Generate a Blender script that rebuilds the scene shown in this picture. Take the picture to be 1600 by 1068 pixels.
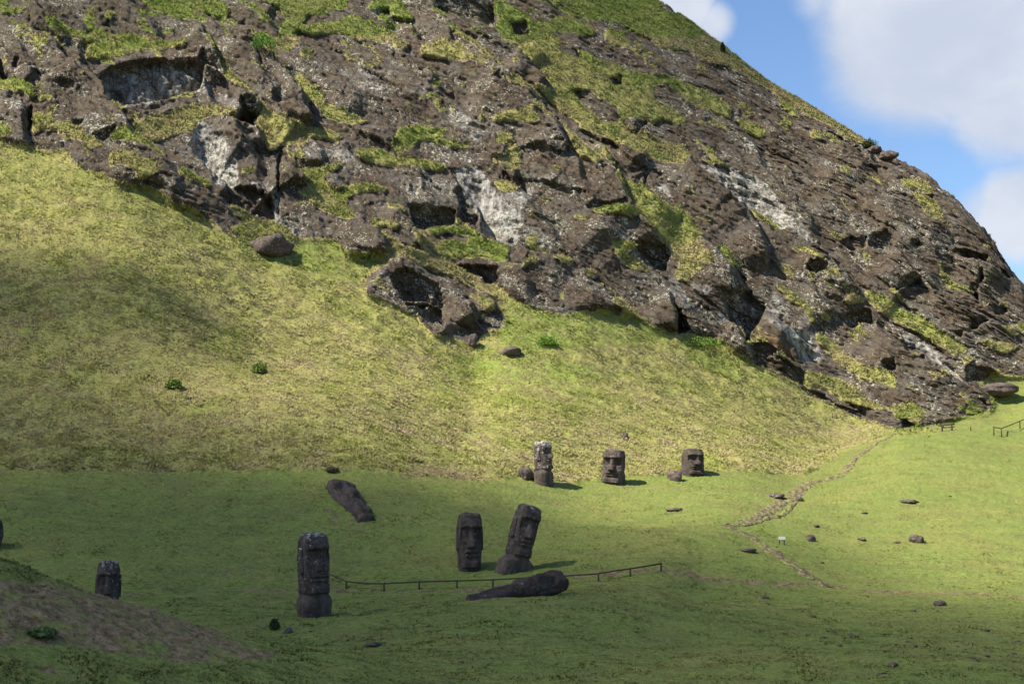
import bpy, math, random
import numpy as np
from mathutils import Vector, Matrix, Euler

for o in list(bpy.data.objects): bpy.data.objects.remove(o)
scene = bpy.context.scene
C = scene.collection
R = math.radians

# ------------------------------------------------------------------ camera
F = 2222.0                      # focal length in pixels of the 1600 px wide photograph
PITCH = math.atan(226 / F)
cd = bpy.data.cameras.new('camera'); cam = bpy.data.objects.new('camera', cd); C.objects.link(cam)
cd.sensor_width = 36.0; cd.lens = 36.0 * F / 1600.0; cd.clip_start = 0.5; cd.clip_end = 6000
cam.location = (0, 0, 0); cam.rotation_euler = (math.pi / 2 + PITCH, 0, 0)
scene.camera = cam

# ------------------------------------------------------------------ light
SUN_EL, SUN_AZ = R(50), R(24)                   # from the left, a little from behind the camera
sdir = Vector((-math.cos(SUN_AZ) * math.cos(SUN_EL), -math.sin(SUN_AZ) * math.cos(SUN_EL), math.sin(SUN_EL)))
ld = bpy.data.lights.new('sun', 'SUN'); ld.energy = 5.0; ld.angle = R(0.53); ld.color = (1.0, 0.945, 0.85)
sun = bpy.data.objects.new('sun', ld); C.objects.link(sun)
sun.rotation_euler = (-sdir).to_track_quat('-Z', 'Y').to_euler()
scene.view_settings.view_transform = 'Standard'; scene.view_settings.look = 'None'
scene.view_settings.exposure = 1.0; scene.view_settings.gamma = 1

class NT:
    """small helper for writing node trees"""
    def __init__(s, tree): s.t = tree; s.n = tree.nodes; s.l = tree.links
    def node(s, typ, **kw):
        n = s.n.new(typ)
        for k, v in kw.items(): setattr(n, k, v)
        return n
    def put(s, sock, v):
        if isinstance(v, bpy.types.NodeSocket): s.l.new(v, sock)
        elif v is not None: sock.default_value = v
    def math(s, op, a, b=None, c=None, clamp=False):
        n = s.node('ShaderNodeMath', operation=op, use_clamp=clamp)
        s.put(n.inputs[0], a); s.put(n.inputs[1], b); s.put(n.inputs[2], c); return n.outputs[0]
    def vmath(s, op, a, b=None):
        n = s.node('ShaderNodeVectorMath', operation=op); s.put(n.inputs[0], a)
        if b is not None: s.put(n.inputs[1], b)
        return n.outputs['Value'] if op in ('LENGTH', 'DISTANCE', 'DOT_PRODUCT') else n.outputs[0]
    def noise(s, vec, scale, detail=4, rough=0.55, dist=0.0, out='Fac'):
        n = s.node('ShaderNodeTexNoise'); s.put(n.inputs['Vector'], vec); s.put(n.inputs['Scale'], scale)
        s.put(n.inputs['Detail'], detail); s.put(n.inputs['Roughness'], rough); s.put(n.inputs['Distortion'], dist)
        return n.outputs[out]
    def voronoi(s, vec, scale, feature='F1'):
        n = s.node('ShaderNodeTexVoronoi', feature=feature); s.put(n.inputs['Vector'], vec); s.put(n.inputs['Scale'], scale)
        return n.outputs['Distance']
    def scale(s, vec, sc, rot=(0, 0, 0)):
        n = s.node('ShaderNodeMapping'); s.put(n.inputs['Vector'], vec); n.inputs['Scale'].default_value = sc
        n.inputs['Rotation'].default_value = rot; return n.outputs[0]
    def slab(s, vec, sc):                       # axes turned along the dip of the slabs, then scaled
        return s.scale(s.scale(vec, (1, 1, 1), (0, R(44), 0)), sc)
    def ramp(s, v, a, b, smooth=True):
        n = s.node('ShaderNodeMapRange', interpolation_type='SMOOTHSTEP' if smooth else 'LINEAR')
        s.put(n.inputs[0], v); n.inputs[1].default_value = a; n.inputs[2].default_value = b
        n.inputs[3].default_value = 0; n.inputs[4].default_value = 1; return n.outputs[0]
    def mix(s, f, a, b):
        n = s.node('ShaderNodeMix', data_type='RGBA'); s.put(n.inputs[0], f)
        for k, v in ((6, a), (7, b)):
            s.put(n.inputs[k], v if isinstance(v, bpy.types.NodeSocket) or len(v) == 4 else (*v, 1))
        return n.outputs[2]
    def mul(s, col, k):                         # colour times a scalar socket
        n = s.node('ShaderNodeVectorMath', operation='SCALE'); s.put(n.inputs[0], col); s.put(n.inputs['Scale'], k); return n.outputs[0]
    def attr(s, name, out='Color'):
        n = s.node('ShaderNodeAttribute', attribute_name=name); return n.outputs[out]
    def sep(s, col):
        n = s.node('ShaderNodeSeparateColor'); s.put(n.inputs[0], col); return n.outputs

def ray(px, py):
    xc, yc = (px - 800) / F, (534 - py) / F
    c, s_ = math.cos(PITCH), math.sin(PITCH)
    y = c - yc * s_
    return xc / y, (s_ + yc * c) / y            # (X/Y, Z/Y)
def project(X, Y, Z):
    c, s_ = math.cos(PITCH), math.sin(PITCH)
    d = Y * c + Z * s_
    return 800 + F * X / d, 534 - F * (Z * c - Y * s_) / d

# sky: Nishita with drifting clouds
w = bpy.data.worlds.new('World'); scene.world = w; w.use_nodes = True
nt = NT(w.node_tree); nt.n.clear()
sky = nt.node('ShaderNodeTexSky', sky_type='NISHITA', sun_disc=False)
sky.sun_elevation = SUN_EL
sky.sun_rotation = math.atan2(sdir.x, sdir.y)
sky.air_density = 1.0; sky.dust_density = 0.6; sky.ozone_density = 2.5; sky.altitude = 100
gen = nt.node('ShaderNodeTexCoord').outputs['Generated']
dens = None
for px, py, rr, wt in ((1540, -60, 290, 1.1), (1440, 50, 190, 1.0), (1300, -20, 90, .5), (1600, 110, 170, 1.0), (1050, 5, 78, 1.0), (1115, 35, 45, .55),
                       (1600, 330, 95, .85), (1500, 120, 120, .45), (1540, 330, 70, .5)):
    a, e = ray(px, py); v = Vector((a, 1, e)).normalized()
    d = nt.vmath('DISTANCE', gen, tuple(v))
    g = nt.math('MULTIPLY', nt.ramp(d, rr / F * 1.25, rr / F * 0.2), wt)
    dens = g if dens is None else nt.math('MAXIMUM', dens, g)
gs = nt.scale(gen, (1, 1, 1.5))
n1 = nt.noise(gs, 9.0, 6, 0.55, 0.3)
n2 = nt.noise(nt.scale(gen, (1, 1, 2.2)), 2.2, 5, 0.5)
far = nt.math('MULTIPLY', nt.ramp(n2, 0.52, 0.72), 0.9)
dvec = nt.node('ShaderNodeSeparateXYZ'); nt.put(dvec.inputs[0], gen)
aside = nt.ramp(nt.vmath('DISTANCE', gen, tuple(Vector((0.2, 1, .3)).normalized())), 0.35, 0.7)
far = nt.math('MULTIPLY', far, aside)
dens = nt.math('MAXIMUM', dens, far)
dens = nt.math('ADD', dens, nt.math('MULTIPLY', nt.math('SUBTRACT', n1, 0.5), 0.75))
fac = nt.math('MULTIPLY', nt.ramp(dens, 0.18, 0.68), 0.93)
skyc = nt.mix(1.0, (0, 0, 0), sky.outputs[0])
skyc = nt.vmath('MULTIPLY', skyc, (0.073, 0.081, 0.091))
cloudc = nt.mix(nt.ramp(n1, 0.35, 0.7), (0.31, 0.34, 0.40), (0.39, 0.41, 0.45))
bg = nt.node('ShaderNodeBackground'); nt.put(bg.inputs[0], nt.mix(fac, skyc, cloudc)); bg.inputs[1].default_value = 1.0
nt.l.new(bg.outputs[0], nt.node('ShaderNodeOutputWorld').inputs[0])

# ------------------------------------------------------------------ noise and rasters
rng = np.random.default_rng(7); random.seed(7)
PERM = rng.permutation(256).astype(np.int32); PERM = np.concatenate([PERM, PERM])
GR = rng.normal(size=(256, 3)).astype(np.float32); GR /= np.linalg.norm(GR, axis=1)[:, None]
def perlin(P):
    shp = P.shape[:-1]; P = P.reshape(-1, 3); out = np.empty(len(P), np.float32)
    for k in range(0, len(P), 300000):
        p = P[k:k + 300000].astype(np.float32); i = np.floor(p).astype(np.int32); f = p - i; i &= 255
        u = f * f * f * (f * (f * 6 - 15) + 10); r = 0
        for dx in (0, 1):
            wx = u[:, 0] if dx else 1 - u[:, 0]; hx = PERM[(i[:, 0] + dx) & 255]
            for dy in (0, 1):
                wy = u[:, 1] if dy else 1 - u[:, 1]; hy = PERM[(hx + i[:, 1] + dy) & 255]
                for dz in (0, 1):
                    wz = u[:, 2] if dz else 1 - u[:, 2]; g = GR[PERM[(hy + i[:, 2] + dz) & 255]]
                    r = r + wx * wy * wz * (g[:, 0] * (f[:, 0] - dx) + g[:, 1] * (f[:, 1] - dy) + g[:, 2] * (f[:, 2] - dz))
        out[k:k + 300000] = r
    return out.reshape(shp) * 1.6
def fbm(P, scale, octs=4, gain=0.5, ridged=False, off=0.0):
    P = np.asarray(P, np.float32) * np.float32(1.0 / scale) + np.float32(off + 13.7)
    a, s = 1.0, 0.0
    for k in range(octs):
        n = perlin(P)
        s = s + a * ((1 - 2 * np.abs(n)) if ridged else n); a *= gain; P = P * 2.03 + 5.1
    return s

X0, X1, Y0, Y1 = -150, 1750, -110, 1110
RW, RH = X1 - X0, Y1 - Y0
def raster(): return np.zeros((RH, RW), np.float32)
def fill(r, poly, val, mode='set'):
    P = np.array(poly, float); xa, ya = np.floor(P.min(0)).astype(int) - 1; xb, yb = np.ceil(P.max(0)).astype(int) + 2
    xa, ya, xb, yb = max(xa, X0), max(ya, Y0), min(xb, X1), min(yb, Y1)
    if xa >= xb or ya >= yb: return None
    gx, gy = np.meshgrid(np.arange(xa, xb) + .5, np.arange(ya, yb) + .5); ins = np.zeros(gx.shape, bool)
    for (x1, y1), (x2, y2) in zip(P, np.roll(P, -1, 0)):
        if y1 == y2: continue
        c = ((y1 > gy) != (y2 > gy)) & (gx < (x2 - x1) * (gy - y1) / (y2 - y1) + x1); ins ^= c
    sub = r[ya - Y0:yb - Y0, xa - X0:xb - X0]
    if callable(val): val = val(gx, gy)[ins]
    if mode == 'set': sub[ins] = val
    else: sub[ins] = np.maximum(sub[ins], val)
    return ins
def blur(r, s):
    fy = np.fft.fftfreq(RH)[:, None]; fx = np.fft.rfftfreq(RW)[None, :]
    return np.fft.irfft2(np.fft.rfft2(r) * np.exp(-2 * (math.pi * s) ** 2 * (fx * fx + fy * fy)), s=r.shape).astype(np.float32)
def segdist(pts, pad):
    """signed distance field around a polyline (positive on the lower left side), within its box"""
    P = np.array(pts, float); xa, ya = (P.min(0) - pad).astype(int); xb, yb = (P.max(0) + pad).astype(int)
    xa, ya, xb, yb = max(xa, X0), max(ya, Y0), min(xb, X1), min(yb, Y1)
    gx, gy = np.meshgrid(np.arange(xa, xb) + .5, np.arange(ya, yb) + .5); best = np.full(gx.shape, 1e9); sg = np.zeros(gx.shape)
    end = np.ones(gx.shape)
    tot = len(P) - 1
    for k in range(tot):
        (x1, y1), (x2, y2) = P[k], P[k + 1]; dx, dy = x2 - x1, y2 - y1; L2 = dx * dx + dy * dy + 1e-6
        t = np.clip(((gx - x1) * dx + (gy - y1) * dy) / L2, 0, 1); d = np.hypot(gx - x1 - t * dx, gy - y1 - t * dy)
        cr = dx * (gy - y1) - dy * (gx - x1); m = d < best
        best[m] = d[m]; sg[m] = np.sign(cr[m]); s = (k + t) / tot; end[m] = (np.clip(4 * s, 0, 1) * np.clip(4 * (1 - s), 0, 1))[m]
    return (slice(ya - Y0, yb - Y0), slice(xa - X0, xb - X0)), best * sg, end
def samp(r, u, v):
    x = np.clip(u - X0 - .5, 0, RW - 1.001); y = np.clip(v - Y0 - .5, 0, RH - 1.001); i = x.astype(int); j = y.astype(int); fx = x - i; fy = y - j
    return (r[j, i] * (1 - fx) + r[j, i + 1] * fx) * (1 - fy) + (r[j + 1, i] * (1 - fx) + r[j + 1, i + 1] * fx) * fy
def tile(x0, y0, k, items):
    return [([(x0 + x / k, y0 + y / k) for x, y in it[0]],) + tuple(it[1:]) for it in items]
K = 2.963

# ------------------------------------------------------------------ the survey of the slope: grass ledges, bare rock, hollows, cracks
GRASS = tile(0, 0, K, [
 ([(200,120),(260,140),(400,180),(470,150),(500,185),(600,175),(700,190),(870,225),(860,255),(760,245),(640,235),(560,280),(480,285),(400,300),(400,240),(440,220),(380,205),(270,180),(230,170)],.85),
 ([(-200,380),(0,395),(80,400),(150,450),(155,490),(90,455),(0,440),(-200,430)],.9),
 ([(605,585),(700,550),(900,505),(1020,508),(1100,550),(1095,575),(990,550),(920,570),(905,610),(800,640),(720,665),(660,660),(610,600)],.35),
 ([(945,190),(990,230),(1040,330),(1100,390),(1170,450),(1240,540),(1330,580),(1480,620),(1580,650),(1560,670),(1440,650),(1400,690),(1300,680),(1240,710),(1210,640),(1180,590),(1200,560),(1190,490),(1120,430),(1040,380),(1010,300),(960,240)],.6),
 ([(-200,580),(0,590),(60,610),(40,640),(0,650),(-200,650)],.9),
 ([(135,545),(230,550),(240,590),(330,590),(400,650),(470,690),(490,715),(440,700),(380,670),(300,660),(270,620),(190,620),(160,640),(150,590)],.5),
 ([(510,645),(560,620),(640,660),(700,690),(760,740),(740,770),(690,720),(640,700),(520,680)],.9),
 ([(505,735),(600,740),(640,770),(720,780),(740,830),(700,850),(620,850),(640,815),(560,790),(510,800)],.4),
 ([(820,810),(920,825),(980,870),(970,880),(880,870),(830,840)],.95),
 ([(650,30),(740,0),(760,-200),(1000,-200),(1000,0),(1060,70),(1050,110),(980,80),(900,60),(880,100),(800,90),(720,60)],.35),
 ([(1140,175),(1200,165),(1270,190),(1270,230),(1190,220)],1.),([(1210,245),(1280,250),(1290,300),(1240,290)],.95),
 ([(1180,-150),(1600,-150),(1600,50),(1500,50),(1420,80),(1400,130),(1600,110),(1600,160),(1440,170),(1380,150),(1350,170),(1370,230),(1340,270),(1290,240),(1280,160),(1330,100),(1300,50),(1220,20)],.35),
 ([(1270,290),(1330,350),(1400,390),(1470,440),(1500,500),(1600,530),(1600,580),(1540,570),(1470,510),(1420,480),(1360,390),(1310,350)],.6),
 ([(1390,790),(1450,780),(1600,770),(1500,830),(1530,870),(1600,900),(1600,960),(1500,950),(1400,920),(1380,900),(1440,870)],.7),
 ([(1030,960),(1100,975),(1180,1020),(1300,1050),(1320,1067),(1380,1110),(1280,1180),(1160,1180),(1060,1067),(1140,1030)],.75),
 ([(530,490),(580,520),(560,540),(520,510)],.8),([(740,450),(800,455),(900,450),(900,470),(750,475)],.4),
 ([(0,50),(60,60),(140,70),(60,90),(0,90)],.35),([(90,-50),(140,-50),(150,30),(110,20)],.35),([(0,290),(40,300),(30,340)],.4),
 ([(240,190),(290,210),(280,260),(240,230)],.3),([(480,80),(520,70),(520,110),(490,100)],.35),
]) + tile(530, 0, K, [
 ([(0,100),(60,80),(160,130),(260,190),(240,215),(180,200),(100,190),(40,170),(0,160)],.4),
 ([(130,60),(180,0),(180,-150),(260,-150),(260,0),(300,60),(350,100),(310,120),(250,90),(230,60),(180,60)],.4),
 ([(230,240),(270,210),(320,230),(300,250)],.5),
 ([(375,240),(440,210),(520,225),(600,280),(690,330),(700,345),(620,330),(540,310),(450,290),(380,280)],.4),
 ([(400,420),(440,400),(465,420),(440,435)],.6),([(0,545),(90,555),(150,580),(90,590),(0,585)],.5),
 ([(235,680),(280,610),(350,595),(490,610),(490,640),(440,640),(500,665),(605,680),(600,700),(500,695),(420,665),(350,660),(350,690),(280,720),(240,720)],.9),
 ([(75,710),(180,700),(250,740),(330,735),(450,760),(500,800),(430,800),(330,780),(200,780),(100,740)],.8),
 ([(0,880),(100,860),(200,870),(230,900),(150,895),(60,915),(0,925)],.85),([(210,975),(290,980),(300,1010),(230,990)],.5),
 ([(140,1020),(240,1045),(270,1067),(160,1060)],.6),
 ([(710,560),(880,530),(940,590),(880,600),(800,590),(720,590)],.5),([(730,640),(790,650),(800,680),(730,690)],.6),
 ([(770,700),(820,700),(850,800),(770,800),(750,770),(700,770),(700,740),(760,740)],.5),([(715,850),(760,840),(830,870),(820,900),(740,890)],.6),
 ([(1155,985),(1250,980),(1380,1010),(1410,1030),(1330,1030),(1190,1010)],.8),([(1080,1015),(1160,1025),(1140,1040),(1080,1030)],.4),
 ([(480,120),(560,170),(700,260),(790,350),(770,345),(680,290),(540,190)],.5),
 ([(720,-100),(720,0),(800,40),(880,90),(900,140),(1050,80),(1120,120),(1200,180),(1100,170),(980,150),(960,180),(1080,230),(1130,260),(1250,310),(1400,370),(1600,390),(1600,440),(1470,420),(1460,480),(1560,540),(1600,560),(1600,600),(1500,560),(1400,600),(1430,640),(1580,690),(1620,730),(1600,780),(1500,760),(1420,740),(1300,690),(1230,640),(1120,600),(1060,550),(980,480),(880,390),(960,430),(1010,440),(960,370),(900,320),(820,250),(820,220),(780,200),(720,150),(740,100),(715,50)],.5),
 ([(720,0),(800,40),(880,90),(900,140),(880,160),(800,100),(740,90)],.85),([(730,150),(830,180),(930,215),(900,225),(800,205),(740,175)],.95),([(820,240),(880,250),(930,290),(900,310),(850,280)],.9),
 ([(1080,235),(1150,270),(1250,310),(1400,370),(1600,390),(1600,435),(1450,425),(1380,440),(1300,380),(1200,340),(1100,280)],.85),
 ([(1240,160),(1290,160),(1330,220),(1350,260),(1270,230),(1230,200)],.5),([(1390,290),(1430,275),(1465,300),(1420,310)],.5),
 ([(900,-150),(1400,-150),(1480,50),(1600,110),(1600,240),(1500,230),(1400,170),(1250,110),(1100,70),(1000,20)],.22),
 ([(1000,560),(1080,630),(1140,680),(1130,700),(1180,720),(1230,770),(1190,790),(1130,750),(1060,650)],.5),
 ([(1265,820),(1320,840),(1400,890),(1500,960),(1600,1020),(1600,1067),(1440,1067),(1380,1000),(1320,900)],.8),
 ([(760,410),(860,405),(900,440),(940,490),(860,450)],.4),
]) + tile(1060, 0, K, [
 ([(0,400),(100,430),(220,490),(245,530),(240,570),(180,540),(80,510),(0,470)],.75),([(265,555),(350,580),(400,610),(410,650),(360,640),(290,600)],.75),
 ([(130,570),(210,590),(270,630),(200,610),(140,590)],.4),
 ([(0,60),(60,110),(150,180),(250,260),(380,350),(480,410),(600,470),(680,480),(740,540),(820,590),(880,640),(920,700),(850,680),(760,640),(700,590),(600,550),(540,500),(440,440),(330,370),(230,310),(150,300),(60,260),(0,230)],.25),
 ([(460,470),(500,480),(575,565),(540,560),(490,510)],.5),([(590,620),(640,620),(690,660),(630,650)],.4),([(730,770),(780,790),(795,830),(750,800)],.6),
 ([(1020,840),(1080,830),(1150,850),(1200,910),(1140,900),(1060,880)],.45),([(330,970),(400,1000),(470,1050),(450,1067),(360,1010)],.6),
 ([(0,960),(60,1020),(80,1067),(0,1067)],.85),([(0,660),(20,680),(20,720),(0,720)],.6),
]) + tile(1060, 340, K, [
 ([(0,0),(40,20),(60,60),(110,120),(30,150),(0,140)],.8),([(0,150),(100,160),(170,230),(120,250),(60,290),(0,310)],.4),
 ([(140,145),(210,150),(240,190),(285,250),(270,265),(200,190)],.9),
 ([(430,300),(490,330),(560,380),(610,430),(620,470),(640,500),(610,495),(590,440),(520,390),(450,330)],.6),([(655,460),(710,455),(710,480),(670,485)],.4),
 ([(510,155),(570,140),(640,180),(740,250),(700,230),(600,180)],.5),([(655,265),(730,260),(760,310),(700,290)],.4),
 ([(860,345),(940,360),(1040,430),(1150,490),(1280,570),(1330,600),(1330,640),(1250,620),(1150,560),(1000,480),(900,420),(880,390)],.65),
 ([(755,390),(800,370),(870,385),(870,400),(780,405)],.3),
 ([(640,540),(690,560),(760,620),(860,690),(940,700),(1000,740),(1010,800),(900,760),(840,750),(760,690),(680,610),(650,590)],.5),
 ([(780,525),(830,530),(840,590),(810,570)],.4),
 ([(560,705),(700,740),(820,790),(850,850),(900,870),(1000,880),(1080,850),(1140,900),(1100,950),(980,890),(860,880),(760,850),(680,800),(600,790),(580,750)],.55),
 ([(440,620),(600,720),(590,770),(540,780),(440,720)],.9),([(1380,570),(1450,580),(1560,590),(1560,620),(1500,640),(1420,600)],.5),
 ([(1540,490),(1700,500),(1700,540),(1600,540)],.7),([(1390,400),(1430,400),(1420,430)],.5),([(1380,310),(1430,340),(1400,335)],.6),([(1400,120),(1450,160),(1420,165)],.4),
 ([(1480,500),(1560,540),(1560,560),(1500,530)],.5),
]) + tile(400, 300, K, [
 ([(780,190),(850,165),(920,165),(1000,180),(1050,230),(1150,260),(1170,290),(1150,340),(1100,340),(1040,310),(940,310),(860,310),(820,270),(870,240),(1000,250),(960,210),(880,190),(830,215),(800,210)],.95),
 ([(190,0),(400,0),(480,0),(470,10),(330,20),(370,50),(440,100),(470,130),(420,140),(330,110),(250,70),(240,20)],.45),([(480,-8),(610,0),(600,15),(480,10)],.8),
 ([(595,85),(650,80),(700,100),(640,105)],.4),([(530,130),(600,150),(680,175),(640,190),(560,160)],.6),
 ([(570,190),(640,240),(700,280),(800,290),(900,330),(960,380),(1050,430),(1080,470),(1040,470),(960,440),(900,400),(800,370),(700,320),(620,330),(600,350),(580,310),(640,270),(580,220)],.35),
 ([(730,180),(800,240),(840,300),(790,290),(740,220)],.4),([(1240,225),(1300,215),(1310,240),(1250,255)],.45),([(1360,310),(1430,305),(1490,345),(1430,350)],.5),
 ([(1230,340),(1290,320),(1340,340),(1260,350),(1220,375)],.35),([(960,470),(1050,500),(1120,540),(1090,560)],.3),([(0,130),(80,140),(140,185),(60,190),(0,220)],.7),
]) + tile(800, 300, 3.56, [
 ([(550,300),(620,290),(700,320),(690,345),(620,345),(700,400),(790,460),(690,440),(620,410),(580,360)],.7),([(330,150),(430,165),(420,180),(340,175)],.4),
 ([(620,0),(700,20),(840,80),(900,140),(920,80),(980,170),(1050,250),(1040,290),(900,310),(840,300),(760,200),(680,110),(640,50)],.75),
 ([(910,450),(1000,430),(1000,520),(920,500)],.65),([(880,310),(1050,300),(1060,330),(950,400),(880,380)],.3),
 ([(1320,95),(1420,140),(1480,200),(1400,170),(1340,130)],.6),([(540,580),(620,630),(700,690),(640,690),(570,630)],.5),([(390,430),(440,440),(480,500),(430,480)],.4),
])
BARE = tile(530, 0, K, [([(1440,430),(1500,410),(1600,450),(1600,510),(1480,470)],),([(1230,370),(1320,375),(1320,415),(1260,405)],),
 ([(1050,430),(1150,430),(1280,500),(1290,580),(1200,570),(1130,500)],),([(1300,560),(1420,560),(1440,590),(1370,640),(1320,600)],),
 ([(780,110),(860,105),(890,180),(800,165)],),([(1000,215),(1080,225),(1120,290),(1030,260)],)])
# open grass below the cliff foot
FOOT = [(-160,175),(0,224),(50,233),(98,240),(121,260),(162,277),(182,290),(209,294),(236,297),(270,320),(320,341),(344,360),(385,390),(402,394),(432,380),(460,376),
 (500,374),(522,378),(545,400),(600,402),(606,416),(572,440),(570,462),(610,478),(650,495),(680,525),(700,530),(735,542),(748,540),(752,524),(785,516),(790,500),(780,478),
 (757,447),(775,447),(805,469),(862,492),(872,492),(940,486),(977,495),(990,492),(1028,518),(1058,526),(1075,522),(1130,535),(1155,555),(1177,569),(1200,580),(1250,607),
 (1290,630),(1350,657),(1400,670),(1440,669),(1500,655),(1535,648),(1550,640),(1548,620),(1525,600),(1518,592),(1560,586),(1600,590),(1760,575),(1760,1120),(-160,1120)]
PALE = tile(0, 0, K, [
 ([(905,570),(940,570),(1000,620),(1090,760),(1110,860),(1050,870),(1020,830),(960,780),(920,740),(880,690),(900,620)],1.),([(970,790),(1040,860),(1030,890),(980,850)],.8),
 ([(560,500),(740,485),(740,495),(580,515)],.9),([(1110,860),(1280,850),(1280,920),(1200,900)],.6),([(20,480),(90,490),(120,540),(60,540)],.6),
 ([(910,450),(960,400),(1060,470),(1120,520),(1100,540),(1000,480)],.5),([(100,620),(150,640),(120,660)],.6),([(1400,700),(1600,690),(1600,740),(1450,760)],.55),
 ([(450,375),(520,320),(700,295),(920,310),(920,440),(740,480),(570,500),(500,460)],.42),([(780,190),(830,195),(820,210)],1.),([(1260,920),(1300,920),(1290,1040),(1265,1040)],.7),
 ([(800,640),(900,620),(940,740),(900,800),(820,740)],.35),
]) + tile(530, 0, K, [
 ([(490,560),(560,530),(640,570),(700,640),(640,690),(560,620)],.55),([(520,800),(640,780),(700,850),(740,920),(830,1000),(850,1067),(680,1067),(640,950),(560,870)],.95),
 ([(830,900),(960,820),(1040,820),(900,880),(840,960)],.6),([(0,330),(250,340),(430,400),(400,470),(50,480)],.32),([(480,330),(600,330),(600,370),(500,370)],.42),
 ([(0,700),(60,720),(90,770),(20,760)],.6),([(1450,850),(1500,860),(1560,940),(1540,940)],.9),([(1130,470),(1160,540),(1140,520)],.8),([(900,690),(1040,740),(1020,760)],.5),
 ([(290,860),(420,840),(550,870),(550,985),(430,980),(350,1000),(300,930)],.4),([(1470,440),(1590,470),(1590,500),(1490,470)],.6),([(1480,300),(1600,330),(1600,390),(1500,370)],.4),
]) + tile(1060, 0, K, [
 ([(80,760),(180,780),(350,830),(430,900),(480,960),(520,1040),(600,1067),(440,1067),(330,960),(240,900),(180,830)],.9),([(240,440),(270,440),(300,480)],.45),
 ([(330,490),(380,490),(370,560)],.55),([(270,600),(400,690),(440,760),(330,720)],.35),([(800,680),(860,690),(900,750)],.55),([(700,690),(760,700),(830,740)],.45),
 ([(1200,960),(1330,1067),(1280,1067)],.7),([(560,880),(600,960),(680,1000),(620,1010)],.5),([(900,730),(1020,780),(1100,830),(1000,800)],.42),([(0,330),(60,360),(50,400),(0,390)],.4),
]) + tile(1060, 340, K, [
 ([(430,330),(500,370),(590,450),(640,560),(670,640),(660,690),(600,640),(520,580),(430,500),(390,470)],.5),([(500,520),(600,530),(670,640),(650,680),(560,650)],.85),
 ([(0,360),(40,380),(60,450),(30,440)],.7),([(130,440),(220,420),(240,480),(130,500)],.55),([(60,310),(170,330),(150,380),(70,370)],.55),
 ([(1030,530),(1120,570),(1200,620),(1290,710),(1320,770),(1250,720),(1150,640),(1040,590)],.85),([(730,470),(790,480),(760,500)],.7),([(1340,680),(1380,700),(1350,760)],.5),
 ([(1260,520),(1330,510),(1320,550)],.42),([(1450,200),(1490,210),(1480,240)],.5),([(900,450),(1000,500),(1010,530)],.5),([(430,-10),(530,0),(600,60),(640,130),(560,100),(500,40)],.6),
 ([(215,365),(330,350),(400,420),(340,530),(290,520)],.25),([(1180,30),(1260,90),(1230,120)],.4),([(1350,540),(1440,550),(1540,570),(1400,570)],.45),
]) + tile(400, 300, K, [
 ([(940,0),(1110,0),(1120,100),(1220,220),(1190,260),(1100,220),(1060,180),(1040,100)],.95),([(1120,0),(1320,0),(1260,60),(1230,150),(1150,100)],.7),
 ([(1200,100),(1280,160),(1390,270),(1350,290),(1250,200)],.45),([(130,140),(200,180),(350,170),(350,220),(180,220)],.6),([(700,500),(860,560),(860,580),(720,540)],.35),
 ([(80,0),(110,0),(110,150),(80,150)],.85),([(780,150),(830,130),(900,150),(850,165)],.6),
]) + tile(800, 300, 3.56, [
 ([(860,440),(900,460),(990,600),(1000,680),(940,650),(870,570)],.65),([(1070,700),(1150,640),(1210,700),(1100,750)],.5),([(590,260),(680,270),(620,285)],.9),([(200,200),(330,370),(270,350)],.35),([(660,560),(800,600),(900,740),(800,700)],.3),
])
OCHRE = tile(1060, 340, K, [([(340,530),(440,540),(520,600),(560,690),(480,670),(400,600),(345,560)],1.),([(1130,850),(1250,800),(1450,850),(1430,910),(1360,930),(1150,975)],.5)]) + \
 tile(800, 300, 3.56, [([(1000,650),(1060,660),(1060,770),(1010,770)],.6),([(580,225),(620,235),(600,255)],.8)]) + tile(400, 300, K, [([(130,60),(400,100),(420,200),(180,200)],.4),([(1060,90),(1220,230),(1190,260),(1080,180)],.45)]) + \
 tile(0, 0, K, [([(930,600),(1000,640),(1090,760),(1110,860),(1050,860),(960,740)],.35)]) + tile(1060, 0, K, [([(350,830),(430,900),(420,1000),(380,930)],.5)])
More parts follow.
